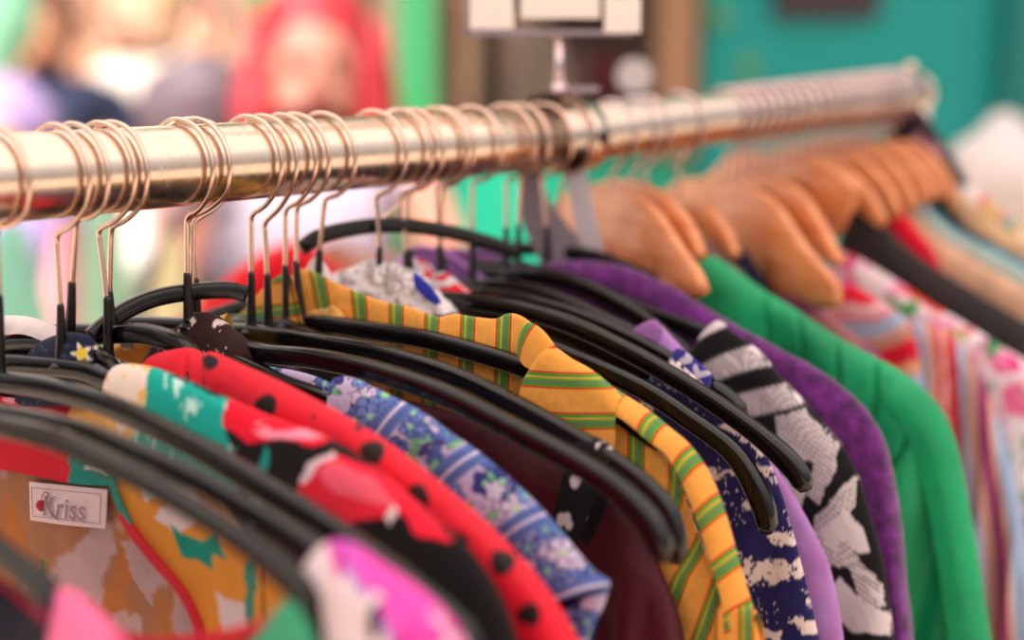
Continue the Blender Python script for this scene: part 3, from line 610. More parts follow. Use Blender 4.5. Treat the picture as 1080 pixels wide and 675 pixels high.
# ------------------------------------------------------------------ the orange striped shirt
S0=Plane(330); S1=Plane(312); 
g=empty('striped_shirt',S0.B,label='orange shirt with green, red and purple stripes, sharpest garment in the middle',cat='shirt')
def uv_yoke(X,Y,T,R): 
    x=X-.16*(Y-330)*np.clip((420-X)/90,-.2,1)*1.2; return ((x-343)/38.0+.74,Y/40)
sheet('back_yoke',S0,[(308,292),(313,284),(322,284),(335,288),(352,297),(380,309),(405,318),(430,323),(455,332),(466,334),(480,331),(500,334),(522,336),(534,331),(544,331),(556,337),(570,350),(582,366),(600,382),(640,408)],low=[(318,360),(330,372),(345,382),(360,390),(380,400),(400,410),(425,420),(450,430),(470,440),(490,450),(505,460),(520,468),(535,476),(550,484),(560,490),(570,494),(580,498),(590,500),(600,504),(640,520)],T=.004,N=260,Mr=80,pw=1,mat='stripe',uv=uv_yoke,parent=g,wob=.002,fold=(.0015,6))
def uv_collar(X,Y,T,R): return ((Y-318+.1*(X-290))/36.0+.42,X/40)
sheet('collar',Plane(302),[(222,354),(240,342),(258,326),(276,306),(292,292),(304,287)],low=[(222,356),(245,357),(268,358),(290,358),(306,358),(321,354)],T=.002,N=90,Mr=50,pw=1,mat='stripe',uv=uv_collar,parent=g,wob=.001)
def uv_flap(X,Y,T,R): return ((Y-.03*(X-600)-392)/42.5+.5+.02*np.sin(X*.05),X/40)
sheet('front_flap',Plane(306),[(558,392),(566,378),(574,369),(584,366),(600,377),(620,388),(638,402),(650,414),(655,420)],low=[(552,428),(560,450),(572,480),(584,520),(600,540),(616,560),(632,560),(645,550),(656,520)],T=.005,N=130,Mr=90,pw=1,mat='stripe',uv=uv_flap,parent=g,wob=.001,r0=.03)
def uv_roll(X,Y,T,R): return (T*1.5+.35+R*.35,R*3)
sheet('rolled_edge',Plane(309),[(548,352),(552,342),(562,341),(574,350),(586,366),(596,378)],low=[(550,372),(556,382),(564,388),(570,391),(576,390),(584,386)],T=.004,N=60,Mr=40,pw=1,mat='stripe',uv=uv_roll,parent=g)
def uv_sleeve(X,Y,T,R): 
    return (T*7.4+.40+R*.35*(1-T),R*3)
SR=[(636,404),(655,416),(680,432),(702,450),(722,466),(738,486),(752,512),(764,545),(774,580),(786,620),(797,655),(806,690),(820,760)]
SL=[(650,432),(662,436),(676,446),(694,462),(711,475),(724,497),(736,523),(748,557),(758,588),(768,620),(772,645),(774,690),(780,760)]
sheet('sleeve',S1,SR,low=SL,T=.008,N=260,Mr=60,pw=1,mat='stripe',uv=uv_sleeve,parent=g,r0=.04,back=True)
def uv_under(X,Y,T,R): 
    x=X+.30*(Y-500)*np.clip((Y-500)/90,0,1.2)-.0*(Y-440); return ((x-664)/43.0+.55,Y/40)
sheet('front_panel',Plane(318),[(630,430),(648,432),(670,452),(695,474),(710,496),(724,528),(736,562),(748,594),(758,625),(764,680),(770,760)],low=[(600,480),(610,520),(625,560),(640,600),(655,650),(665,700),(680,740),(700,760),(720,780),(740,790),(765,800)],T=.004,N=160,Mr=90,pw=1,mat='stripe',uv=uv_under,parent=g,wob=.003,fold=(.003,2.5))
def uv_cuff(X,Y,T,R): return ((X-762)/38.0+.06+.0*Y,Y/30)
sheet('cuff',Plane(306),[(758,640),(764,634),(778,637),(792,641),(797,646)],low=[(758,760),(768,760),(785,760),(805,760),(815,755)],T=.004,N=50,Mr=50,pw=1,mat='stripe',uv=uv_cuff,parent=g,r0=.02)
def col_trim(X,Y,T,R):
    c=paint(X,'#dba45c'); s=(R*9+.3*vn(X*.3,Y*.3)); k=np.floor(s).astype(int)%6
    for i,h in enumerate(['#d88f3a','#b8495c','#e8c89a','#5ea05a','#9a7aa0','#c8b890']): put(c,k==i,h)
    c*=(.8+.45*vn(X*.9,Y*.9))[...,None]; return np.clip(c,0,1)
sheet('inner_trim',Plane(319),[(322,352),(370,354),(405,362),(440,374),(475,390),(505,408),(530,424)],low=[(322,378),(370,385),(405,396),(440,410),(470,424),(500,440),(520,450)],T=.003,N=200,Mr=60,pw=1,col=col_trim,parent=g,rk=.0006)
def col_hem(X,Y,T,R):
    c=paint(X,'#d9a352'); c*=(.75+.5*fbm(X*.25,Y*.25))[...,None]; put(c,fbm(X*.15,Y*.15+5)>.62,'#b9a070',.6); put(c,(Y>338-0*(X))&(X<345)&(fbm(X*.1,Y*.3)>.5),'#5c8f5a',.7); return np.clip(c,0,1)
sheet('neck_fold',Plane(317),[(318,331),(330,326),(342,325),(352,323),(358,327),(364,334),(370,342)],low=[(322,350),(334,350),(344,350),(352,350),(358,350),(364,350),(372,350)],T=.004,N=60,Mr=30,pw=1,col=col_hem,parent=g,rk=.002)
# ------------------------------------------------------------------ crumpled tops in the middle
def col_lace(X,Y,T,R):
    c=paint(X,'#efe6e6'); put(c,(fbm(X*.10,Y*.12)>.60),'#8a7c78',.55); put(c,(np.abs(fbm(X*.06,Y*.07)-.5)<.018),'#5e504c',.7); put(c,fbm(X*.05+9,Y*.05)>.66,'#e6b8be',.6); return c
pl=Plane(404); o=sheet('lace_blouse',pl,[(346,298),(356,290),(372,284),(390,276),(404,277),(420,283),(438,292),(450,306),(462,318),(474,330)],low=[(350,340),(362,348),(376,352),(390,356),(405,360),(420,362),(435,362),(450,360),(462,356),(476,345)],T=.013,N=130,Mr=70,pw=1,col=col_lace,wob=.008,rk=.004,fold=(.003,3)); tagit(o,'crumpled white lace blouse with grey pattern heaped behind the orange yoke','blouse')
pl=Plane(346); o=sheet('white_vest',pl,[(322,292),(327,278),(333,269),(340,276),(346,288),(350,300)],low=[(322,320),(328,326),(334,328),(340,328),(346,326),(352,320)],T=.006,N=50,Mr=30,pw=1,col=flat('#e6dcda',.1,.05),rk=.003,wob=.003); tagit(o,'small white cloth tip standing up behind the orange striped collar','vest')
def col_rw(X,Y,T,R):
    c=paint(X,'#dccfd2'); x,y=W(X,Y,.08,8); put(c,inpoly(x,y,[(440,290),(452,284),(458,290),(448,300)]),'#d51230'); put(c,inpoly(x,y,[(456,312),(466,302),(480,298),(490,304),(496,316),(470,320)]),'#dd1230'); put(c,inpoly(x,y,[(436,268),(456,276),(462,286),(452,288),(440,276)])&(fbm(X*.2,Y*.2)>.5),'#d51230')
    put(c,(y<291)&(x>454),'#b9cdd0'); put(c,inpoly(x,y,[(455,293),(470,288),(478,292),(462,297)]),'#d51230'); return c
pl=Plane(446); o=sheet('red_white_scarf',pl,[(430,282),(436,272),(446,276),(454,290),(462,287),(470,288),(480,297),(490,305),(497,314)],low=[(432,320),(442,325),(450,328),(458,330),(466,330),(474,330),(482,328),(490,324),(498,320)],T=.009,N=110,Mr=50,pw=1,col=col_rw,wob=.004); tagit(o,'scarf with red and white patches beside the crumpled lace','scarf')
pl=Plane(392); o=sheet('blue_ribbon',pl,[(437,287),(445,293),(453,301),(460,310),(465,318)],low=[(442,302),(447,308),(453,314),(459,319),(464,322)],T=.004,N=40,Mr=20,pw=1,col=flat('#2b35a0',.2,.1)); tagit(o,'bright blue ribbon between the lace and the red and white scarf','ribbon')
pl=Plane(512); g=empty('lilac_blouse',pl.B,label='purple blouse collar standing up behind the red and white scarf',cat='blouse')
sheet('collar_front',pl,[(436,264),(444,259),(458,260),(474,266),(490,276),(506,288),(522,300)],low=[(440,300),(450,310),(462,320),(476,322),(490,322),(504,322),(522,318)],T=.004,N=60,Mr=36,pw=1,col=flat('#8a5a9c',.1,.03),parent=g,wob=.002)
sheet('collar_back',Plane(520),[(398,300),(408,286),(420,272),(432,262),(440,262),(444,270)],low=[(400,330),(410,335),(420,335),(430,335),(440,335),(446,335)],T=.003,N=40,Mr=26,pw=1,col=flat('#c79ac8'),parent=g)
c_=spline([pl.uw(*p) for p in [(437,263),(446,260),(460,262),(476,268),(492,279),(508,292),(524,302)]],50); tube('collar_edge',pl.P(c_[:,0],c_[:,1],.003),.0013,solid('lilac_edge','#b27ac0',rough=.8),g,seg=8)
# navy brush print
def col_navy(X,Y,T,R):
    c=paint(X,'#1f1b50'); x,y=W(X,Y,.12,14); m=smooth(fbm(x*.022+3,y*.03+8),.60,.615)*smooth(fbm(X*.25,Y*.22),.36,.42); put(c,m,'#d9c6c2')
    for p in ([(756,448),(775,440),(800,458),(806,478),(800,486),(790,470),(772,458)],[(812,560),(845,565),(846,578),(812,574)],[(765,420),(780,440),(772,450),(758,438)],[(800,590),(826,600),(834,612),(812,618)],[(838,650),(860,656),(866,668),(845,668)],[(800,662),(825,664),(828,675),(804,673)]): put(c,inpoly(x,y,p)&(fbm(X*.3,Y*.3)>.3),'#d9c6c2')
    put(c,(fbm(X*.35,Y*.35)>.72)&(fbm(x*.04,y*.04)>.55),'#cdbbc0'); return c
pl=Plane(446); g=empty('navy_print_shirt',pl.B,label='navy blue garment with cream brush marks, right of the orange sleeve',cat='shirt')
sheet('body',pl,[(682,404),(688,396),(700,388),(712,380),(725,390),(745,408),(765,428),(790,452),(808,480),(822,515),(834,555),(846,600),(858,650),(868,700),(880,770)],low=[(660,520),(680,600),(700,660),(720,700),(735,720),(750,740),(765,750),(780,760),(800,770),(815,780),(830,790),(845,790),(860,790),(870,795),(885,800)],T=.0055,N=280,Mr=150,pw=1,col=col_navy,parent=g,fold=(.004,2.4),wob=.002)
sheet('collar_point',Plane(462),[(706,380),(712,369),(718,368),(730,376),(744,388),(752,396)],low=[(706,386),(714,386),(722,388),(732,396),(744,404),(752,408)],T=.003,N=60,Mr=24,pw=1,col=lambda X,Y,T,R:(lambda c:(put(c,fbm(X*.15,Y*.15)>.58,'#c5bccb'),c)[1])(paint(X,'#3a3488')),parent=g)
# lilac shirt
def col_lil(X,Y,T,R):
    c=paint(X,'#b07fc0'); put(c,smooth(fbm(X*.03,Y*.02),.45,.65),'#a868a8',.5); return c
pl=Plane(484); g=empty('lilac_shirt',pl.B,label='plain lilac shirt behind the navy print, collar point up',cat='shirt')
sheet('body',pl,[(690,348),(695,342),(705,352),(725,374),(748,400),(775,430),(800,462),(822,498),(842,532),(860,565),(875,600),(886,650),(893,710),(900,780)],low=[(688,470),(700,520),(715,560),(730,600),(750,640),(765,660),(780,680),(800,700),(815,720),(830,740),(850,760),(865,780),(880,790),(900,800)],T=.006,N=200,Mr=110,pw=1,col=col_lil,parent=g,fold=(.003,2),wob=.002)
sheet('collar_point',Plane(478),[(668,348),(676,342),(686,338),(694,339),(697,346)],low=[(668,352),(676,358),(684,364),(690,364),(696,358)],T=.003,N=40,Mr=20,pw=1,col=flat('#a06aac'),parent=g)
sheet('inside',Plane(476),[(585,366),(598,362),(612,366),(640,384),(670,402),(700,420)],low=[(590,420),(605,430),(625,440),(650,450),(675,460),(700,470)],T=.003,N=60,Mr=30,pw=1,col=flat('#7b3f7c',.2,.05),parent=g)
# black and white print
def col_bw(X,Y,T,R):
    c=paint(X,'#110e10'); s=Y+.42*(X-740)+6*np.sin(X*.035); h=(.82+.25*np.sign(np.sin((X*.8-Y*1.1)*1.0)))
    lt=hexc('#cfc3c4')
    def band(a,b,hatch=True,k=1.):
        m=smooth(s,a,a+2)*smooth(-s,-b,-b+2)*k; cc=lt*(h[...,None] if hatch else 1); c[:]=c*(1-m[...,None])+cc*m[...,None]
    band(310,362,False); band(388,416); band(436,466); 
    x,y=W(X,Y,.03,14)
    def poly(p,hatch): 
        m=inpoly(x,y,p).astype(float)*(s>470); cc=lt*(h[...,None] if hatch else 1); c[:]=c*(1-m[...,None])+cc*m[...,None]
    poly([(812,430),(840,420),(868,448),(885,470),(884,500),(866,528),(850,520),(862,490),(838,480),(822,460)],True)
    poly([(862,545),(905,500),(907,520),(890,560),(905,590),(935,620),(938,640),(915,640),(892,600),(862,600)],True)
    poly([(868,560),(892,535),(912,560),(918,585),(905,585),(890,570),(880,590)],False)
    poly([(884,610),(940,650),(940,672),(900,668),(870,640)],False); poly([(830,470),(850,520),(838,560),(820,520)],False)
    poly([(870,680),(900,690),(950,720),(950,750),(890,730)],True)
    return np.clip(c,0,1)
pl=Plane(528); o=sheet('printed_blouse',pl,[(733,364),(742,350),(752,340),(760,339),(772,350),(790,362),(806,376),(822,396),(845,420),(868,445),(888,470),(904,500),(918,545),(930,590),(938,640),(944,700),(948,770)],low=[(738,470),(745,520),(755,560),(765,590),(780,620),(790,640),(800,660),(815,680),(830,700),(845,720),(860,740),(875,750),(890,760),(905,770),(920,780),(935,790),(950,800)],T=.008,N=260,Mr=130,pw=1,col=col_bw,fold=(.003,2),wob=.002); tagit(o,'black blouse with broken white and grey hatched bands beside the purple cardigan','blouse')
# purple cardigan
def col_pur(X,Y,T,R):
    c=paint(X,'#5a1c64'); k=fbm(X*.11,Y*.11,5); c*=(.55+.9*k)[...,None]; return np.clip(c,0,1)
pl=Plane(556); g=empty('purple_cardigan',pl.B,label='fuzzy deep purple knitted cardigan left of the green jacket',cat='cardigan')
sheet('body',pl,[(500,296),(530,286),(570,279),(600,275),(632,276),(665,284),(700,299),(740,322),(780,346),(822,368),(860,390),(895,414),(920,442),(935,478),(944,522),(951,578),(956,630),(961,690),(962,770)],T=.0095,N=300,Mr=150,mat='wool',col=col_pur,parent=g,far=True,rk=.0012,wob=.003,fold=(.002,2))
# black sheet standing in for shade inside the cardigan (seen between the arms)
pl=Plane(504); o=sheet('gap_shade_sheet',pl,[(470,322),(520,318),(570,330),(620,352),(670,385),(720,430),(770,490),(800,560),(815,640),(825,760)],T=.004,N=80,Mr=50,col=flat('#1a1016'),far=True,fold=(.003,3),body=-.6); tagit(o,'black sheet standing in for the shade in the gap below the middle hanger arms','dress')
# ------------------------------------------------------------------ wooden hangers and their garments
WH=[(645,[(585,240),(600,222),(620,209),(645,201),(665,204),(685,214),(702,234),(720,262),(736,284),(744,303)],[(590,290),(610,298),(640,305),(670,312),(700,318),(722,320),(741,312)],'front wooden hanger with a broad face, above the purple cardigan'),
(668,[(630,205),(650,191),(670,190),(690,198),(708,211),(724,228),(735,248),(742,268)],[(650,232),(680,235),(705,250),(722,264),(738,275)],'second wooden hanger, close behind the broad front one'),
(717,[(700,216),(718,209),(736,212),(752,222),(764,236),(773,252),(778,268)],[(705,240),(725,240),(742,248),(758,262),(774,274)],'small wooden hanger tip between the front pair and the next broad one'),
(764,[(712,215),(728,203),(748,197),(775,195),(800,201),(818,213),(832,232),(848,256),(868,280),(884,300),(884,320)],[(722,250),(742,268),(770,285),(800,298),(830,312),(858,323),(878,326)],'broad wooden hanger with its long curved arm ending at the striped blouse'),
(795,[(765,198),(785,188),(805,186),(825,191),(840,198),(852,210),(866,232),(878,254),(888,274)],[(790,218),(810,222),(830,236),(848,256),(866,272),(884,282)],'thin curved wooden hanger edge right behind the broad one'),
(826,[(798,190),(815,177),(838,170),(860,168),(880,177),(896,189),(905,201)],[(815,215),(835,222),(855,240),(872,252),(884,248)],'wooden hanger with a triangular shaded face beside the charcoal garment'),
(848,[(840,172),(858,166),(876,168),(892,176),(908,190),(922,208),(934,230)],[(855,190),(872,195),(890,208),(908,224),(928,240)],'wooden hanger with its arm going under the charcoal garment'),
(868,[(862,170),(880,163),(898,162),(915,170),(930,184),(942,200),(950,222)],[(876,185),(892,186),(908,196),(924,212),(942,232)],'wooden hanger just left of the red garment'),
(886,[(882,166),(900,158),(918,158),(935,166),(948,178),(960,196),(966,216)],[(895,180),(912,182),(928,192),(942,206),(958,224)],'wooden hanger above the red garment, fourth from the rail end'),
(903,[(900,160),(915,153),(932,152),(948,158),(962,170),(975,188),(982,208)],[(910,172),(928,174),(944,184),(958,200),(974,216)],'wooden hanger above the teal garment, third from the rail end'),
(918,[(914,156),(930,150),(945,150),(960,156),(975,168),(988,186),(995,206)],[(925,168),(942,172),(956,182),(970,196),(986,212)],'wooden hanger second from the rail end'),
(934,[(930,152),(945,148),(962,149),(978,157),(992,170),(1004,190),(1010,214)],[(940,164),(956,168),(970,178),(984,192),(1000,212)],'last wooden hanger, nearest the end of the rail')]
for px,tp,lw,lb_ in WH: wood_hanger(px,tp,lw,lb_,a=70 if px<750 else 72 if px<820 else 66)
# hooks crowded on the rail that belong to hangers hidden behind
HID=[682,775,785,806,816,836,857,877,894,911,926,941]
for px in HID:
    pl=Plane(px,74); yb=proj(pl.B)[1]; zc=(pl.B[1])*1.0
    tp=[(-.02,-.050),(0,-.0465),(.02,-.048),(.04,-.054),(.055,-.063),(.065,-.072)]
    def T2(u,w): x_,y_=proj(pl.P(u,w)); return (float(x_),float(y_))
    wood_hanger(px,[T2(u,w) for u,w in tp],[T2(u,w-.022) for u,w in tp[:-1]]+[T2(.064,-.080)],'narrow wooden hanger crowded among the others on the far half of the rail',a=74,th=.006)
gp=Plane
# green jacket
def col_green(X,Y,T,R): return flat('#08985e',.12,.015)(X,Y,T,R)
pl=Plane(648); g=empty('green_jacket',pl.B,label='bright green jacket with creased shoulder between the purple cardigan and striped blouse',cat='jacket')
sheet('body',pl,[(734,300),(733,282),(735,270),(745,268),(762,276),(785,292),(808,308),(835,324),(865,344),(895,362),(925,378),(950,392),(975,412),(995,436),(1008,470),(1018,520),(1026,570),(1036,630),(1045,690),(1056,780)],T=.010,N=300,Mr=130,mat='satin',col=col_green,parent=g,fold=(.008,2.6),wob=.002,creases=[(.185,.0035,.5),(.25,.0035,.5),(.32,.0035,.55),(.385,.004,.55),(.45,.004,.5)])
sheet('sleeve',Plane(641),[(948,396),(968,408),(990,432),(1007,468),(1019,520),(1028,570),(1038,630),(1047,690),(1058,780)],low=[(940,420),(955,440),(968,470),(982,520),(992,570),(1001,630),(1009,690),(1020,780),(1030,800)],T=.010,N=120,Mr=50,pw=1,mat='satin',col=col_green,parent=g,r0=.05)
c_=spline([pl.uw(*p) for p in [(968,440),(985,480),(997,540),(1006,600),(1014,700)]],40); tube('sleeve_seam',pl.P(c_[:,0],c_[:,1],.0098),.0006,solid('seam_green','#075c34',rough=.8),g,seg=6)
def simple(name,px,ridge,colf,label,cat,T=.007,mat='cotton',a=36,low=None,**k):
    o=sheet(name,Plane(px,a),ridge,low=low,T=T,mat=mat,col=colf,**k); return tagit(o,label,cat)
simple('taupe_blouse',674,[(738,262),(742,252),(752,258),(768,272),(785,290),(800,306),(830,330),(880,372),(930,430),(960,520),(980,640),(990,780)],flat('#8a6a66',.15,.03),'thin taupe garment edge just behind the green jacket collar','blouse',T=.005,N=100,Mr=60,fold=(.003,3))
simple('navy_jacket',716,[(770,276),(776,264),(783,260),(795,276),(808,298),(822,318),(850,345),(900,390),(950,460),(980,560),(995,700),(1000,780)],flat('#262b40',.1,.03),'dark navy garment under the tip of the small wooden hanger','jacket',T=.006,N=100,Mr=60,fold=(.003,3))
def col_shiny(X,Y,T,R):
    c=paint(X,'#6a2250'); put(c,(X<806)&(Y<300),'#b03048'); put(c,Y>330-.0*X,'#c98a78',.7); put(c,fbm(X*.06,Y*.06)>.6,'#8e3a78'); return c
simple('plum_blouse',738,[(792,288),(800,282),(815,292),(835,305),(860,320),(890,345),(930,380),(970,440),(1000,560),(1020,780)],col_shiny,'shiny plum blouse in the shade below the long wooden arm','blouse',T=.006,mat='satin',N=120,Mr=80,fold=(.003,3))
def stripes(seq,coord):
    def f(X,Y,T,R):
        s=coord(X,Y,T,R); c=paint(X,seq[-1][1])
        for a,h in seq[::-1]:
            put(c,s<a,h)
        return c
    return f
seqA=[(286,'#e0848c'),(297,'#e23a4a'),(303,'#d65a9a'),(309,'#d65a9a'),(328,'#e2203a'),(335,'#e7c8cc'),(338,'#e2505f'),(342,'#e7c8cc'),(346,'#d94a58'),(364,'#9fb0cc'),(372,'#d99a78'),(376,'#7a6a80'),(380,'#d99a78'),(405,'#cf1230'),(420,'#d99a78'),(450,'#9fb0cc'),(999,'#c81830')]
simple('striped_blouse',758,[(876,318),(878,302),(886,295),(898,300),(912,308),(928,318),(945,328),(958,342),(966,362),(972,400),(980,470),(990,560),(1000,700),(1006,780)],stripes(seqA,lambda X,Y,T,R:Y+.22*(X-870)+4*np.sin(X*.08)),'striped blouse front in red, pink and pale blue below the long wooden arm','blouse',T=.006,N=140,Mr=140,low=[(868,560),(880,600),(890,620),(900,640),(915,660),(930,680),(940,700),(950,720),(958,740),(966,760),(975,780),(985,790),(1000,800),(1010,810)],pw=1)
seqB=[(.05,'#b8456a'),(.13,'#9fb0cc'),(.22,'#c99a8c'),(.27,'#cf1230'),(.31,'#e0b8b0'),(.40,'#cf1230'),(.47,'#9fb0cc'),(.57,'#b98a7c'),(.66,'#8a2a6a'),(.70,'#e0a07c'),(.90,'#9fb4d4'),(9,'#e0a07c')]
simple('striped_dress',786,[(952,340),(965,338),(985,342),(1002,352),(1020,372),(1036,400),(1052,440),(1066,490),(1080,560),(1095,650),(1105,740),(1110,800)],stripes(seqB,lambda X,Y,T,R:np.clip(1-R*1.0,0,1)*0+((X-(.10*(Y-360)))-958)/118.0+.02*np.sin(Y*.03)),'vertically striped dress in red, magenta and pale blue at the right','dress',T=.008,N=160,Mr=110,low=[(960,820),(975,820),(990,820),(1010,820),(1030,820),(1045,820),(1060,820),(1075,820),(1085,820),(1095,820),(1110,820),(1130,820)],pw=1,fold=(.005,4))
def col_wf(X,Y,T,R):
    c=paint(X,'#e6d6da'); x,y=W(X,Y,.06,10)
    for p,h in [([(890,268),(900,266),(904,276),(900,290),(890,284)],'#e03a9a'),([(934,308),(945,312),(955,322),(966,312),(968,334),(950,330),(938,320)],'#119a3c'),([(945,296),(965,304),(1005,330),(990,330),(968,318),(950,306)],'#e02a20'),([(990,345),(1010,345),(1022,362),(1005,356)],'#9acb45'),([(970,352),(1000,355),(1015,372),(990,372)],'#d457a8'),([(1035,358),(1050,356),(1046,372),(1034,372)],'#2a5a54'),([(1040,375),(1070,372),(1080,392),(1050,395)],'#e0448a'),([(1055,410),(1080,400),(1090,440),(1060,440)],'#e56a98')]: put(c,inpoly(x,y,p),h)
    put(c,(fbm(X*.05+4,Y*.05)>.68),'#e88ab0',.8); put(c,(fbm(X*.06+24,Y*.06)>.70),'#c8102e',.7); put(c,(fbm(X*.06+64,Y*.06)>.72),'#2a9a4a',.7); return c
simple('white_floral_dress',805,[(876,284),(882,272),(892,266),(905,272),(925,284),(948,298),(975,316),(1005,334),(1035,352),(1060,368),(1085,384),(1110,420),(1130,520),(1140,780)],col_wf,'white dress with pink flowers and green leaves behind the striped blouse','dress',T=.008,N=220,Mr=100,fold=(.002,3))
simple('charcoal_coat',824,[(884,290),(890,250),(896,222),(903,205),(912,212),(928,232),(945,250),(968,270),(1000,290),(1035,312),(1065,330),(1095,350),(1130,400),(1150,780)],flat('#322c2c',.15,.02),'wide charcoal grey coat sloping down at the right edge','coat',T=.010,mat='cotton',N=160,Mr=80,fold=(.003,3),low=[(880,420),(890,500),(900,600),(920,650),(940,700),(960,720),(980,740),(1000,760),(1030,780),(1060,790),(1090,800),(1110,810),(1140,820),(1160,830)],pw=1.1)
simple('red_blouse',846,[(930,235),(934,220),(942,214),(956,228),(972,248),(985,266),(993,290),(998,340)],flat('#d0102c',.1,.02),'narrow red garment edge in front of the beige one near the rail end','top',T=.007,N=60,Mr=40)
simple('beige_jacket',862,[(952,236),(956,226),(964,224),(980,240),(1000,256),(1030,274),(1060,292),(1100,316),(1140,360)],flat('#c79d80',.15,.03),'beige jacket sloping between the red and the teal garments','jacket',T=.011,N=80,Mr=40)
simple('grey_shirt',878,[(958,222),(964,213),(974,216),(990,230),(1010,246),(1040,262),(1070,278),(1110,300)],flat('#9fb0a8',.1,.03),'pale grey green shirt edge beside the teal one','shirt',T=.008,N=60,Mr=40)
simple('teal_shirt',890,[(966,222),(972,213),(982,216),(998,232),(1022,248),(1050,260),(1080,276),(1120,300)],flat('#127a8e',.1,.03),'thin teal shirt edge in front of the tan garment','shirt',T=.007,N=60,Mr=40)
simple('black_blouse',908,[(976,226),(984,212),(992,212),(1004,224),(1020,240),(1045,256),(1080,276)],flat('#120e10',.1,.03),'black top filling the gap under the last wooden hangers','top',T=.007,N=60,Mr=40)
def col_tan(X,Y,T,R): 
    c=flat('#c9a27c',.2,.04)(X,Y,T,R); put(c,fbm(X*.05,Y*.05+2)>.62,'#8d6f60',.6); return c
simple('tan_jacket',922,[(996,222),(1002,206),(1014,206),(1030,218),(1048,232),(1068,246),(1090,260),(1130,290)],col_tan,'tan jacket at the right edge, behind the black top','jacket',T=.012,N=80,Mr=40)
def col_last(X,Y,T,R):
    c=paint(X,'#178c86'); x,y=W(X,Y,.05,10); put(c,fbm(x*.05,y*.05)>.55,'#d8b36a'); put(c,fbm(x*.06+20,y*.06)>.58,'#e8ddd8'); put(c,fbm(x*.05+50,y*.05)>.6,'#d06a60'); return c
simple('bright_print_shirt',940,[(1010,196),(1022,194),(1036,204),(1055,222),(1075,238),(1100,254),(1130,280)],col_last,'bright teal, yellow and white printed shirt at the right edge near the rail end','shirt',T=.010,N=80,Mr=40)
def col_end(X,Y,T,R):
    c=paint(X,'#2a1c2a'); x,y=W(X,Y,.08,10); put(c,smooth(fbm(x*.06,y*.05),.5,.6),'#c08a98',.85); put(c,(y>165),'#1d1722',.8); return c
simple('mottled_scarf',954,[(938,128),(942,118),(955,110),(968,112),(980,128),(994,148),(1008,170),(1022,196),(1034,226),(1042,260)],col_end,'dark mottled scarf with pink patches hanging at the very end of the rail','scarf',T=.014,N=90,Mr=40,low=[(936,300),(945,320),(955,330),(965,340),(975,345),(985,350),(1000,352),(1015,354),(1030,356),(1045,358)],pw=1,wob=.004)
# red jacket carried beyond the rail
def redj():
    pl=Plane(330,-8,back=.50)
    o=sheet('red_jacket',pl,[(150,372),(175,350),(200,328),(228,304),(255,280),(285,262),(312,254),(330,258),(345,272),(365,286),(390,298)],low=[(140,520),(165,520),(190,520),(215,520),(240,520),(265,520),(290,520),(315,520),(335,520),(360,520),(400,520)],T=.03,col=flat('#d81424',.06,.02),N=80,Mr=40,pw=1)
    tagit(o,'out of focus bright red jacket shoulder behind the stems, left of centre','jacket')
redj()
# ------------------------------------------------------------------ background
def wall(name,x0,y0,x1,y1,Y,th,mat,parent=None,**k):
    a=QY(x0,(y0+y1)/2,Y);b=QY(x1,(y0+y1)/2,Y); t=QY(540,y0,Y)[2]; u=QY(540,y1,Y)[2]
    o=box(name,((a[0]+b[0])/2,Y+th/2,(t+u)/2),(abs(b[0]-a[0]),th,abs(t-u)),mat,parent,bev=min(.01,th/4))
    return tagit(o,**k) if k else o
teal=solid('teal_paint','#00a49e',rough=.5,var=.15,vs=1.5); tealD=solid('deep_teal_paint','#0f8580',rough=.5,var=.2,vs=2)
greenp=solid('green_paint','#3f9f62',rough=.5); YW=3.0
def zpx(z,Y):   # image row of height z at depth Y, on the centre column
    lo,hi=-3000,6000
    for _ in range(50):
        m=(lo+hi)/2
        if QY(540,m,Y)[2]>z: lo=m
        else: hi=m
    return lo
g0=zpx(0,YW); top=zpx(3.0,YW)
gm=solid('pale_paving','#cdb7a2',rough=.9,bump=.4,bs=8,var=.3,vs=1.2)
o=box('ground',(0,7,-.05),(40,24,.1),gm); tagit(o,kind='structure')
wall('wall_right',742,top,1062,g0,YW,.15,teal,kind='structure')
wall('trim_1',1062,top,1100,g0,YW-.05,.2,tealD,kind='structure'); wall('wall_side',1100,top,1500,g0,YW+.05,.15,teal,kind='structure')
wall('wall_front',430,168,742,g0,YW+.02,.12,solid('light_teal_paint','#16b08c',rough=.45,var=.1,vs=2),kind='structure')
wall('trim_2',704,top,744,168,YW-.03,.16,solid('tan_timber','#b98a68',rough=.6),kind='structure')
wall('trim_3',412,top,458,170,YW-.06,.14,greenp,kind='structure')
wall('trim_4',254,top,300,170,YW-.06,.14,greenp,kind='structure')
wall('trim_5',412,168,458,g0,YW-.06,.14,greenp,kind='structure')
wall('wall_shopback',440,top,760,g0,YW+1.6,.1,solid('shop_dark','#4d3430',rough=.8),kind='structure')
wall('ceiling',240,top-10,1500,top+25,YW-.1,2.0,solid('shop_fascia','#8a6a58',rough=.8),kind='structure')
wall('wall_inner',300,top,412,g0,YW+.3,.1,solid('beige_plaster','#d9b596',rough=.8,var=.3,vs=2),kind='structure')
# plaque and bolts on the teal wall
pq=wall('wall_plaque',818,-70,930,20,YW-.03,.03,solid('plaque_brown','#44343a',rough=.4)); tagit(pq,'dark brown rectangular plaque on the teal wall at the top','plaque')
for x,y,lb_ in ((758,18,'upper round brass bolt head on the teal wall'),(788,71,'lower round brass bolt head on the teal wall')):
    c=QY(x,y,YW); tagit(tube('wall_bolt',[c+np.array([0,-.02,0]),c+np.array([0,-.012,0]),c+np.array([0,.01,0])],[.012,.022,.024],solid('old_brass','#6fae7a',rough=.5),seg=24),lb_,'bolt')
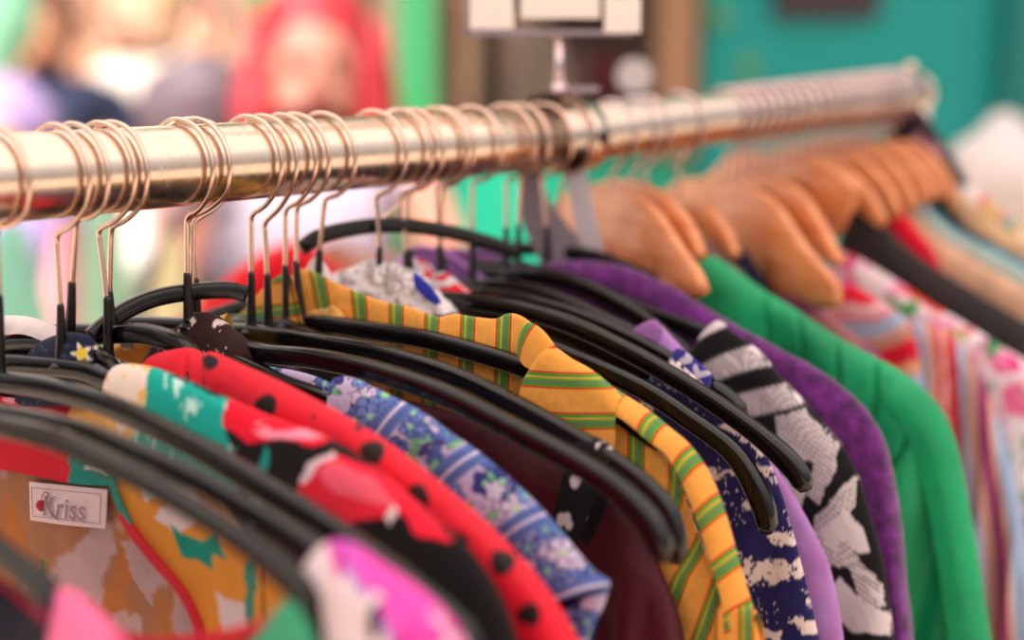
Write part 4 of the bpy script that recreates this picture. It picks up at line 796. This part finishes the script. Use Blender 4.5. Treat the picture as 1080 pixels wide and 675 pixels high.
# things inside the shop window
def hung(name,x0,x1,y0,y1,Y,col,label,cat='garment'):
    a=QY(x0,(y0+y1)/2,Y);b=QY(x1,(y0+y1)/2,Y); t=QY(540,y0,Y)[2];u=QY(540,y1,Y)[2]
    o=blob(name,((a[0]+b[0])/2,Y,(t+u)/2),((b[0]-a[0])/2,.06,(t-u)/2),solid(name+'_cloth',col,rough=.85,var=.2,vs=6),amp=.25,sc=1.5,seed=x0); return tagit(o,label,cat)
hung('hanging_coat',455,482,-60,170,YW+.5,'#7a3c34','dark red brown coat hanging inside the shop beside the green post','coat')
hung('hanging_coat',480,508,-60,170,YW+.55,'#b08a6c','tan coat hanging inside the shop beside the red brown one','coat')
hung('hanging_coat',508,520,-60,170,YW+.5,'#2a1a18','narrow black coat hanging inside the shop','coat')
hung('hanging_coat',518,600,20,175,YW+.6,'#c9a596','wide pale beige coat inside the shop below the sign cards','coat')
hung('hanging_coat',596,618,50,160,YW+.7,'#8c6a62','brown pink coat inside the shop right of the sign stem','coat')
hung('shop_bag_and_dark',622,652,58,105,YW+.4,'#7c1c28','dark red bag inside the shop','bag')
hung('hanging_coat',650,706,-60,40,YW+.9,'#6a4a44','brown coat at the top right of the shop window','coat')
hung('shop_bag_and_dark',655,710,95,215,YW+.15,'#151011','black shape standing in for the dark shop interior left of the tan timber','bag')  # black blob stands in for the dark of the shop interior
lp=QY(669,80,YW+.2); lamp=blob('globe_lamp',lp,(.022,.022,.022),solid('lamp_glow','#f2d9d2',rough=.5,emit=.9),amp=0); tagit(lamp,'small pale glowing globe lamp inside the shop','lamp')
sc_=empty('lamp_cord',(0,0,0)) if False else None
tagit(cyl('lamp_cord',lp+np.array([0,0,.03]),(lp[0],lp[1],2.95),.003,M['sheath'],seg=8),'thin cord from which the globe lamp hangs','cord')
bg=empty('glass_bottle',zq(549,15)) if False else None
# far street at left
street=solid('sunlit_render','#f6e4cf',rough=.9,var=.12,vs=.9)
o=wall('wall_left',-900,zpx(5,9),420,zpx(0,9),9,.3,street,kind='structure')
shop2=[(-60,20,'#d8b090'),(70,110,'#b98a70'),(118,150,'#e9d2b8'),(205,255,'#caa58c'),(300,345,'#a88470')]
for i,(a_,b_,h) in enumerate(shop2): wall('window_%d'%(i+1),a_,zpx(2.6,8.9),b_,zpx(.5,8.9),8.85,.1,solid('far_shutter_%d'%i,h,rough=.7),kind='structure')
u_=QY(682,215,YW+.15); box('window_ledge',(u_[0],YW+.17,u_[2]-.02),(.16,.22,.04),bpy.data.materials['tan_timber'])['kind']='structure'; bpy.data.objects['window_ledge'].name='trim_6'
# ------------------------------------------------------------------ people
def skinbody(name,verts,edges,mat,parent,sub=1):
    me=bpy.data.meshes.new(name); me.from_pydata([v[0] for v in verts],edges,[]); o=bpy.data.objects.new(name,me); C.objects.link(o); me.materials.append(mat)
    md=o.modifiers.new('skin','SKIN'); md.use_smooth_shade=True
    for i,v in enumerate(verts):
        r=v[1]; me.skin_vertices[0].data[i].radius=(r,r) if not isinstance(r,tuple) else r
    me.skin_vertices[0].data[0].use_root=True
    s=o.modifiers.new('sub','SUBSURF'); s.levels=sub; s.render_levels=sub; o.parent=parent; return o
def person(px,py,Y,label,skin='#d9a084',hair='#3a2620',top='#e8d8c8',legs='#4a4a5a',face=0,H=1.68,hairlong=.1,lean=0,arms=None,pose=0,hairw=1.0,bulk=1.0):
    hc=QY(px,py,Y); k=hc[2]/1.56 if True else 1   # head centre to figure scale
    k=min(max(k,.7),1.15); root=empty('person',(hc[0],hc[1],hc[2]-1.56*k),label=label,cat='person')
    sk=solid('skin',skin,rough=.55); 
    R=__import__('mathutils').Matrix.Rotation(face,3,'Z')
    def V(x,y,z): v=R@Vector((x*k,y*k,0)); return (v.x,v.y,z*k)
    A=arms or {}
    Lh=A.get('L',[(.20,0,1.36),(.25,.02,1.10),(.24,-.06,.86)]); Rh=A.get('R',[(-.20,0,1.36),(-.25,.02,1.10),(-.24,-.06,.86)])
    vs=[(V(0,0,.92),.13*k),(V(0,0,1.08),.115*k),(V(0,0,1.26),.14*k),(V(0,0,1.37),.10*k),(V(0,-.01,1.44),.052*k),(V(0,-.02,1.50),.07*k),(V(0,-.01,1.58),.088*k),(V(0,0,1.66),.062*k)]
    es=[(i,i+1) for i in range(7)]
    def limb(start,pts,rad):
        p=start
        for q,r in zip(pts,rad): vs.append((V(*q),r*k)); es.append((p,len(vs)-1)); p=len(vs)-1
        return p
    for arm,s in ((Lh,1),(Rh,-1)):
        w=limb(3,arm,(.052,.042,.026)); e=np.array(arm[2]); d=e-np.array(arm[1]); d/=np.linalg.norm(d)
        sd=np.cross(d,[0,1,0.2]); sd/=np.linalg.norm(sd)+1e-9
        pl_=e+d*.05; h=limb(w,[tuple(pl_)],(.026,))
        for f_ in range(4):
            b=pl_+sd*(f_-1.5)*.02+d*.03; L_=(.06,.075,.08,.065)[f_]; limb(h,[tuple(b),tuple(b+d*L_*.5),tuple(b+d*L_*.85+np.array([0,-.018,-.01]))],(.0095,.009,.008))
        limb(w,[tuple(e+d*.03+sd*.035*s),tuple(e+d*.07+sd*.055*s)],(.011,.009))
    for s in (1,-1):
        limb(0,[(s*.09,0,.86),(s*.10,-.01,.48),(s*.10,.01,.10),(s*.10,-.07,.035),(s*.10,-.15,.03)],(.085,.058,.04,.034,.026))
    skinbody('body',vs,es,sk,root,2)
    tm=solid('top_cloth',top,rough=.85); lm=solid('trousers_cloth',legs,rough=.85)
    tv=[(V(0,0,.90),.155*k*bulk),(V(0,0,1.08),.14*k*bulk),(V(0,0,1.26),.165*k*bulk),(V(0,0,1.385),.11*k)]; te=[(0,1),(1,2),(2,3)]
    for arm in (Lh,Rh):
        a0=len(tv); mid=tuple(np.array(arm[1])*.8+np.array(arm[2])*.2) if not A.get('short') else tuple(np.array(arm[0])*.75+np.array(arm[1])*.25)
        tv+= [(V(*arm[0]),.07*k)]; te.append((3,a0))
        if not A.get('short'): tv+=[(V(*arm[1]),.056*k)]; te.append((a0,a0+1)); tv+=[(V(*mid),.05*k)]; te.append((a0+1,a0+2))
        else: tv+=[(V(*mid),.062*k)]; te.append((a0,a0+1))
    skinbody('top',tv,te,tm,root,2)
    lv=[(V(0,0,.93),.145*k)]; le=[]
    for s in (1,-1):
        a0=len(lv); lv+=[(V(s*.09,0,.85),.10*k),(V(s*.10,-.01,.48),.075*k),(V(s*.10,.01,.10),.06*k)]; le+=[(0,a0),(a0,a0+1),(a0+1,a0+2)]
    skinbody('trousers',lv,le,lm,root,2)
    hm=solid('hair_strands',hair,rough=.5,bump=.6,bs=60); ct=Vector(root.location)
    def HP(x,y,z): v=V(x,y,z); return (ct.x+v[0],ct.y+v[1],ct.z+v[2])
    hb=blob('hair',HP(0,.035,1.61),(.105*k*hairw,.10*k,.115*k),hm,root,amp=.12,sc=2.5,seed=px)
    if hairlong>.12:
        for s in (-1,1):
            hb2=blob('hair_lock',HP(s*.10*hairw,.03,1.60-hairlong/2),(.055*k*hairw,.07*k,hairlong*.62*k),hm,root,amp=.25,sc=2.5,seed=px+s)
        blob('hair_lock',HP(0,.075,1.56-hairlong/2),(.10*k*hairw,.05*k,hairlong*.62*k),hm,root,amp=.2,sc=2.5,seed=px+5)
    blob('nose',HP(0,-.112,1.545),(.014*k,.018*k,.024*k),sk,root,amp=0,seg=16); em=solid('eye_dark','#24140f',rough=.3)
    for s in (-1,1):
        blob('eye',HP(s*.034,-.088,1.575),(.014*k,.01*k,.008*k),em,root,amp=0,seg=16); blob('ear',HP(s*.088,.0,1.56),(.012*k,.022*k,.032*k),sk,root,amp=.1,seg=16)
    blob('mouth',HP(0,-.094,1.505),(.026*k,.01*k,.008*k),solid('lips','#b0504c',rough=.4),root,amp=0,seg=16)
    return root
person(332,72,2.5,'woman with long pink red hair and a pale lilac top behind the rail',hair='#b82a34',top='#b7abbd',legs='#5a5468',hairlong=.34,hairw=.95,skin='#c98672',face=.15,bulk=1.0,
  arms={'L':[(.18,0,1.36),(.22,-.26,1.21),(.06,-.46,1.27)],'R':[(-.20,0,1.36),(-.28,-.04,1.12),(-.24,-.22,.95)],'short':1})
person(45,38,4.2,'person in a dark navy top far away at the upper left',hair='#5a3222',top='#2c3350',skin='#c98a68',face=.3,legs='#7a5a4a')
person(160,20,4.6,'person in a cream top far away, left one of the pale pair',hair='#caa27a',top='#f4e3d2',skin='#e8b898',face=-.4,legs='#e8d2c0')
person(214,34,5.4,'person in a pale blouse with dark hair far away, left of the green post',hair='#7a3e30',top='#f7ead8',skin='#e9b094',face=.5,legs='#6a5a60')
person(112,60,6.4,'person in a rose top far away between two others',hair='#8a5a40',top='#e8a8a0',skin='#e0a888',face=.2,legs='#d8c8b8')
# grey rucksack, lilac coat, mint cloth, white heap
def heap(name,px,py,Y,sx,sz,col,label,cat,sy=.15,amp=.2,seed=1,ground=True):
    c=QY(px,py,Y); s=Y/F
    if ground: t=c[2]+sz*s; c[2]=t/2; sz=t/2/s
    return tagit(blob(name,c,(sx*s,sy,sz*s),solid(name+'_surface',col,rough=.85,var=.1,vs=5),amp=amp,sc=1.3,seg=40,seed=seed),label,cat)
person(0,150,3.1,'person bending low in a lilac top at the left edge behind the rail',hair='#b79ad0',top='#b9a2d8',skin='#e0b0a0',face=.8,legs='#7fae98',hairw=1.5)
person(222,140,2.8,'person in a grey jacket turned away, left of the woman',hair='#6d5a62',top='#857680',skin='#c9a090',face=2.8,legs='#5f5560',hairw=1.3)
def awn():
    a=QY(-70,-60,3.6);b=QY(34,-60,3.6)
    o=hung('mint_dress',-60,34,-90,88,3.6,'#9fe6bc','mint green dress hanging in the sun at the upper left corner','dress'); return o
awn()
heap('mint_cloth',20,300,2.0,46,90,'#9adfc4','mint cloth hanging behind the rail at the left edge','cloth',seed=4)
heap('pale_green_cloth',110,270,2.3,24,80,'#b6eec6','pale green cloth seen under the rail between hooks at left','cloth',seed=7)
heap('white_shirt',165,250,2.5,38,95,'#f6ece6','bright white shirt seen under the rail left of the brown top','shirt',seed=9)
heap('pink_bag',70,280,2.6,26,40,'#e8a0a8','small pink bag seen under the rail at left','bag',seed=12)
heap('cream_cloth',180,330,1.75,60,50,'#e8d9a4','cream cloth low behind the brown top','cloth',seed=15)
heap('white_cloth',1052,205,1.9,62,80,'#efe2df','white cloth heap glowing at the right edge beyond the rail end','cloth',sy=.12,amp=.25,seed=21,ground=False)
ct_=QY(1052,205,1.9); tz=ct_[2]-80*1.9/F+.012; tb=empty('stall_table',(ct_[0]+.1,1.95,0),label='small table under the white cloth heap at the right edge',cat='table')
box('tabletop',(ct_[0]+.1,1.95,tz-.015),(.5,.4,.03),solid('table_wood','#8a6a50',rough=.6),tb,bev=.004)
for q_ in (-.22,.22):
    for w_ in (-.17,.17): cyl('leg',(ct_[0]+.1+q_,1.95+w_,0),(ct_[0]+.1+q_,1.95+w_,tz-.03),.018,bpy.data.materials['table_wood'],tb,seg=12)
tagit(tube('bag_strap',[QY(215,200,2.15),QY(195,225,2.1),QY(178,255,2.1),QY(160,285,2.1),QY(150,330,2.15)],.020,solid('strap_grey','#6c5a60',rough=.8),seg=12,flat=.4),'dark grey bag strap slanting down under the rail left of the brown top','strap')
# added unseen canopy and awning: soften sun on the rack, shade the shop front
def cloth_roof(name,x0,x1,y0,y1,z0,z1,col,tr,label,cat):
    m,N,L,bb=nmat(name+'_cloth'); c=tuple(lin(hexc(col)))+(1,); bb.inputs['Base Color'].default_value=c; bb.inputs['Roughness'].default_value=.8
    t=N.new('ShaderNodeBsdfTranslucent'); t.inputs[0].default_value=c; x=N.new('ShaderNodeMixShader'); x.inputs[0].default_value=tr; L.new(bb.outputs[0],x.inputs[1]); L.new(t.outputs[0],x.inputs[2]); L.new(x.outputs[0],N['Material Output'].inputs[0])
    V=[];n=24
    for j in range(n):
        for i in range(n):
            a=i/(n-1);q=j/(n-1); V.append((x0+(x1-x0)*a,y0+(y1-y0)*q,z0+(z1-z0)*q-.05*math.sin(a*PI*4)**2*math.sin(q*PI)))
    root=empty(name,(x0,y0,0),label=label,cat=cat); mkobj('cloth_cover',V,gridf(n,n),m,root)
    return root
r_=cloth_roof('added_canopy',-1.6,1.7,-1.4,1.55,2.55,2.35,'#f6eeee',.55,'added off white cloth canopy out of view, softening the sun on the clothes rail','canopy')
for x_ in (-1.6,1.7):
    for y_,z_ in ((-1.4,2.55),(1.55,2.35)): cyl('pole',(x_,y_,0),(x_,y_,z_),.018,M['chrome'],r_,seg=16)  # poles of the added canopy
r_=cloth_roof('added_awning',-.3,4.5,1.85,3.0,2.55,2.95,'#e6ece8',.15,'added off white cloth awning out of view, shading the teal shop front','awning')
for x_ in (-.28,2.0,4.4): cyl('awning_arm',(x_,3.0,2.5),(x_,1.87,2.54),.012,M['sheath'],r_,seg=12)  # arms of the added awning
# ------------------------------------------------------------------ light
w=bpy.data.worlds.new('world'); bpy.context.scene.world=w; w.use_nodes=True; N=w.node_tree.nodes; L=w.node_tree.links; b=N['Background']
tc=N.new('ShaderNodeTexCoord'); s=N.new('ShaderNodeSeparateXYZ'); L.new(tc.outputs['Generated'],s.inputs[0]); r=N.new('ShaderNodeValToRGB'); L.new(s.outputs[2],r.inputs[0])
r.color_ramp.elements[0].position=.0; r.color_ramp.elements[0].color=(.30,.26,.26,1); r.color_ramp.elements[1].position=.55; r.color_ramp.elements[1].color=(.96,.94,.95,1)
L.new(r.outputs[0],b.inputs[0]); b.inputs[1].default_value=.8
sl=bpy.data.lights.new('sun','SUN'); sl.energy=4.0; sl.angle=math.radians(6); sl.color=(1,.935,.88); so=bpy.data.objects.new('sun',sl); C.objects.link(so)
d=Vector((.25,.55,-.8)); so.rotation_euler=d.to_track_quat('-Z','Y').to_euler()
vs=bpy.context.scene.view_settings; vs.view_transform='Standard'; vs.look='None'; vs.gamma=1; vs.use_curve_mapping=False; vs.exposure=.85
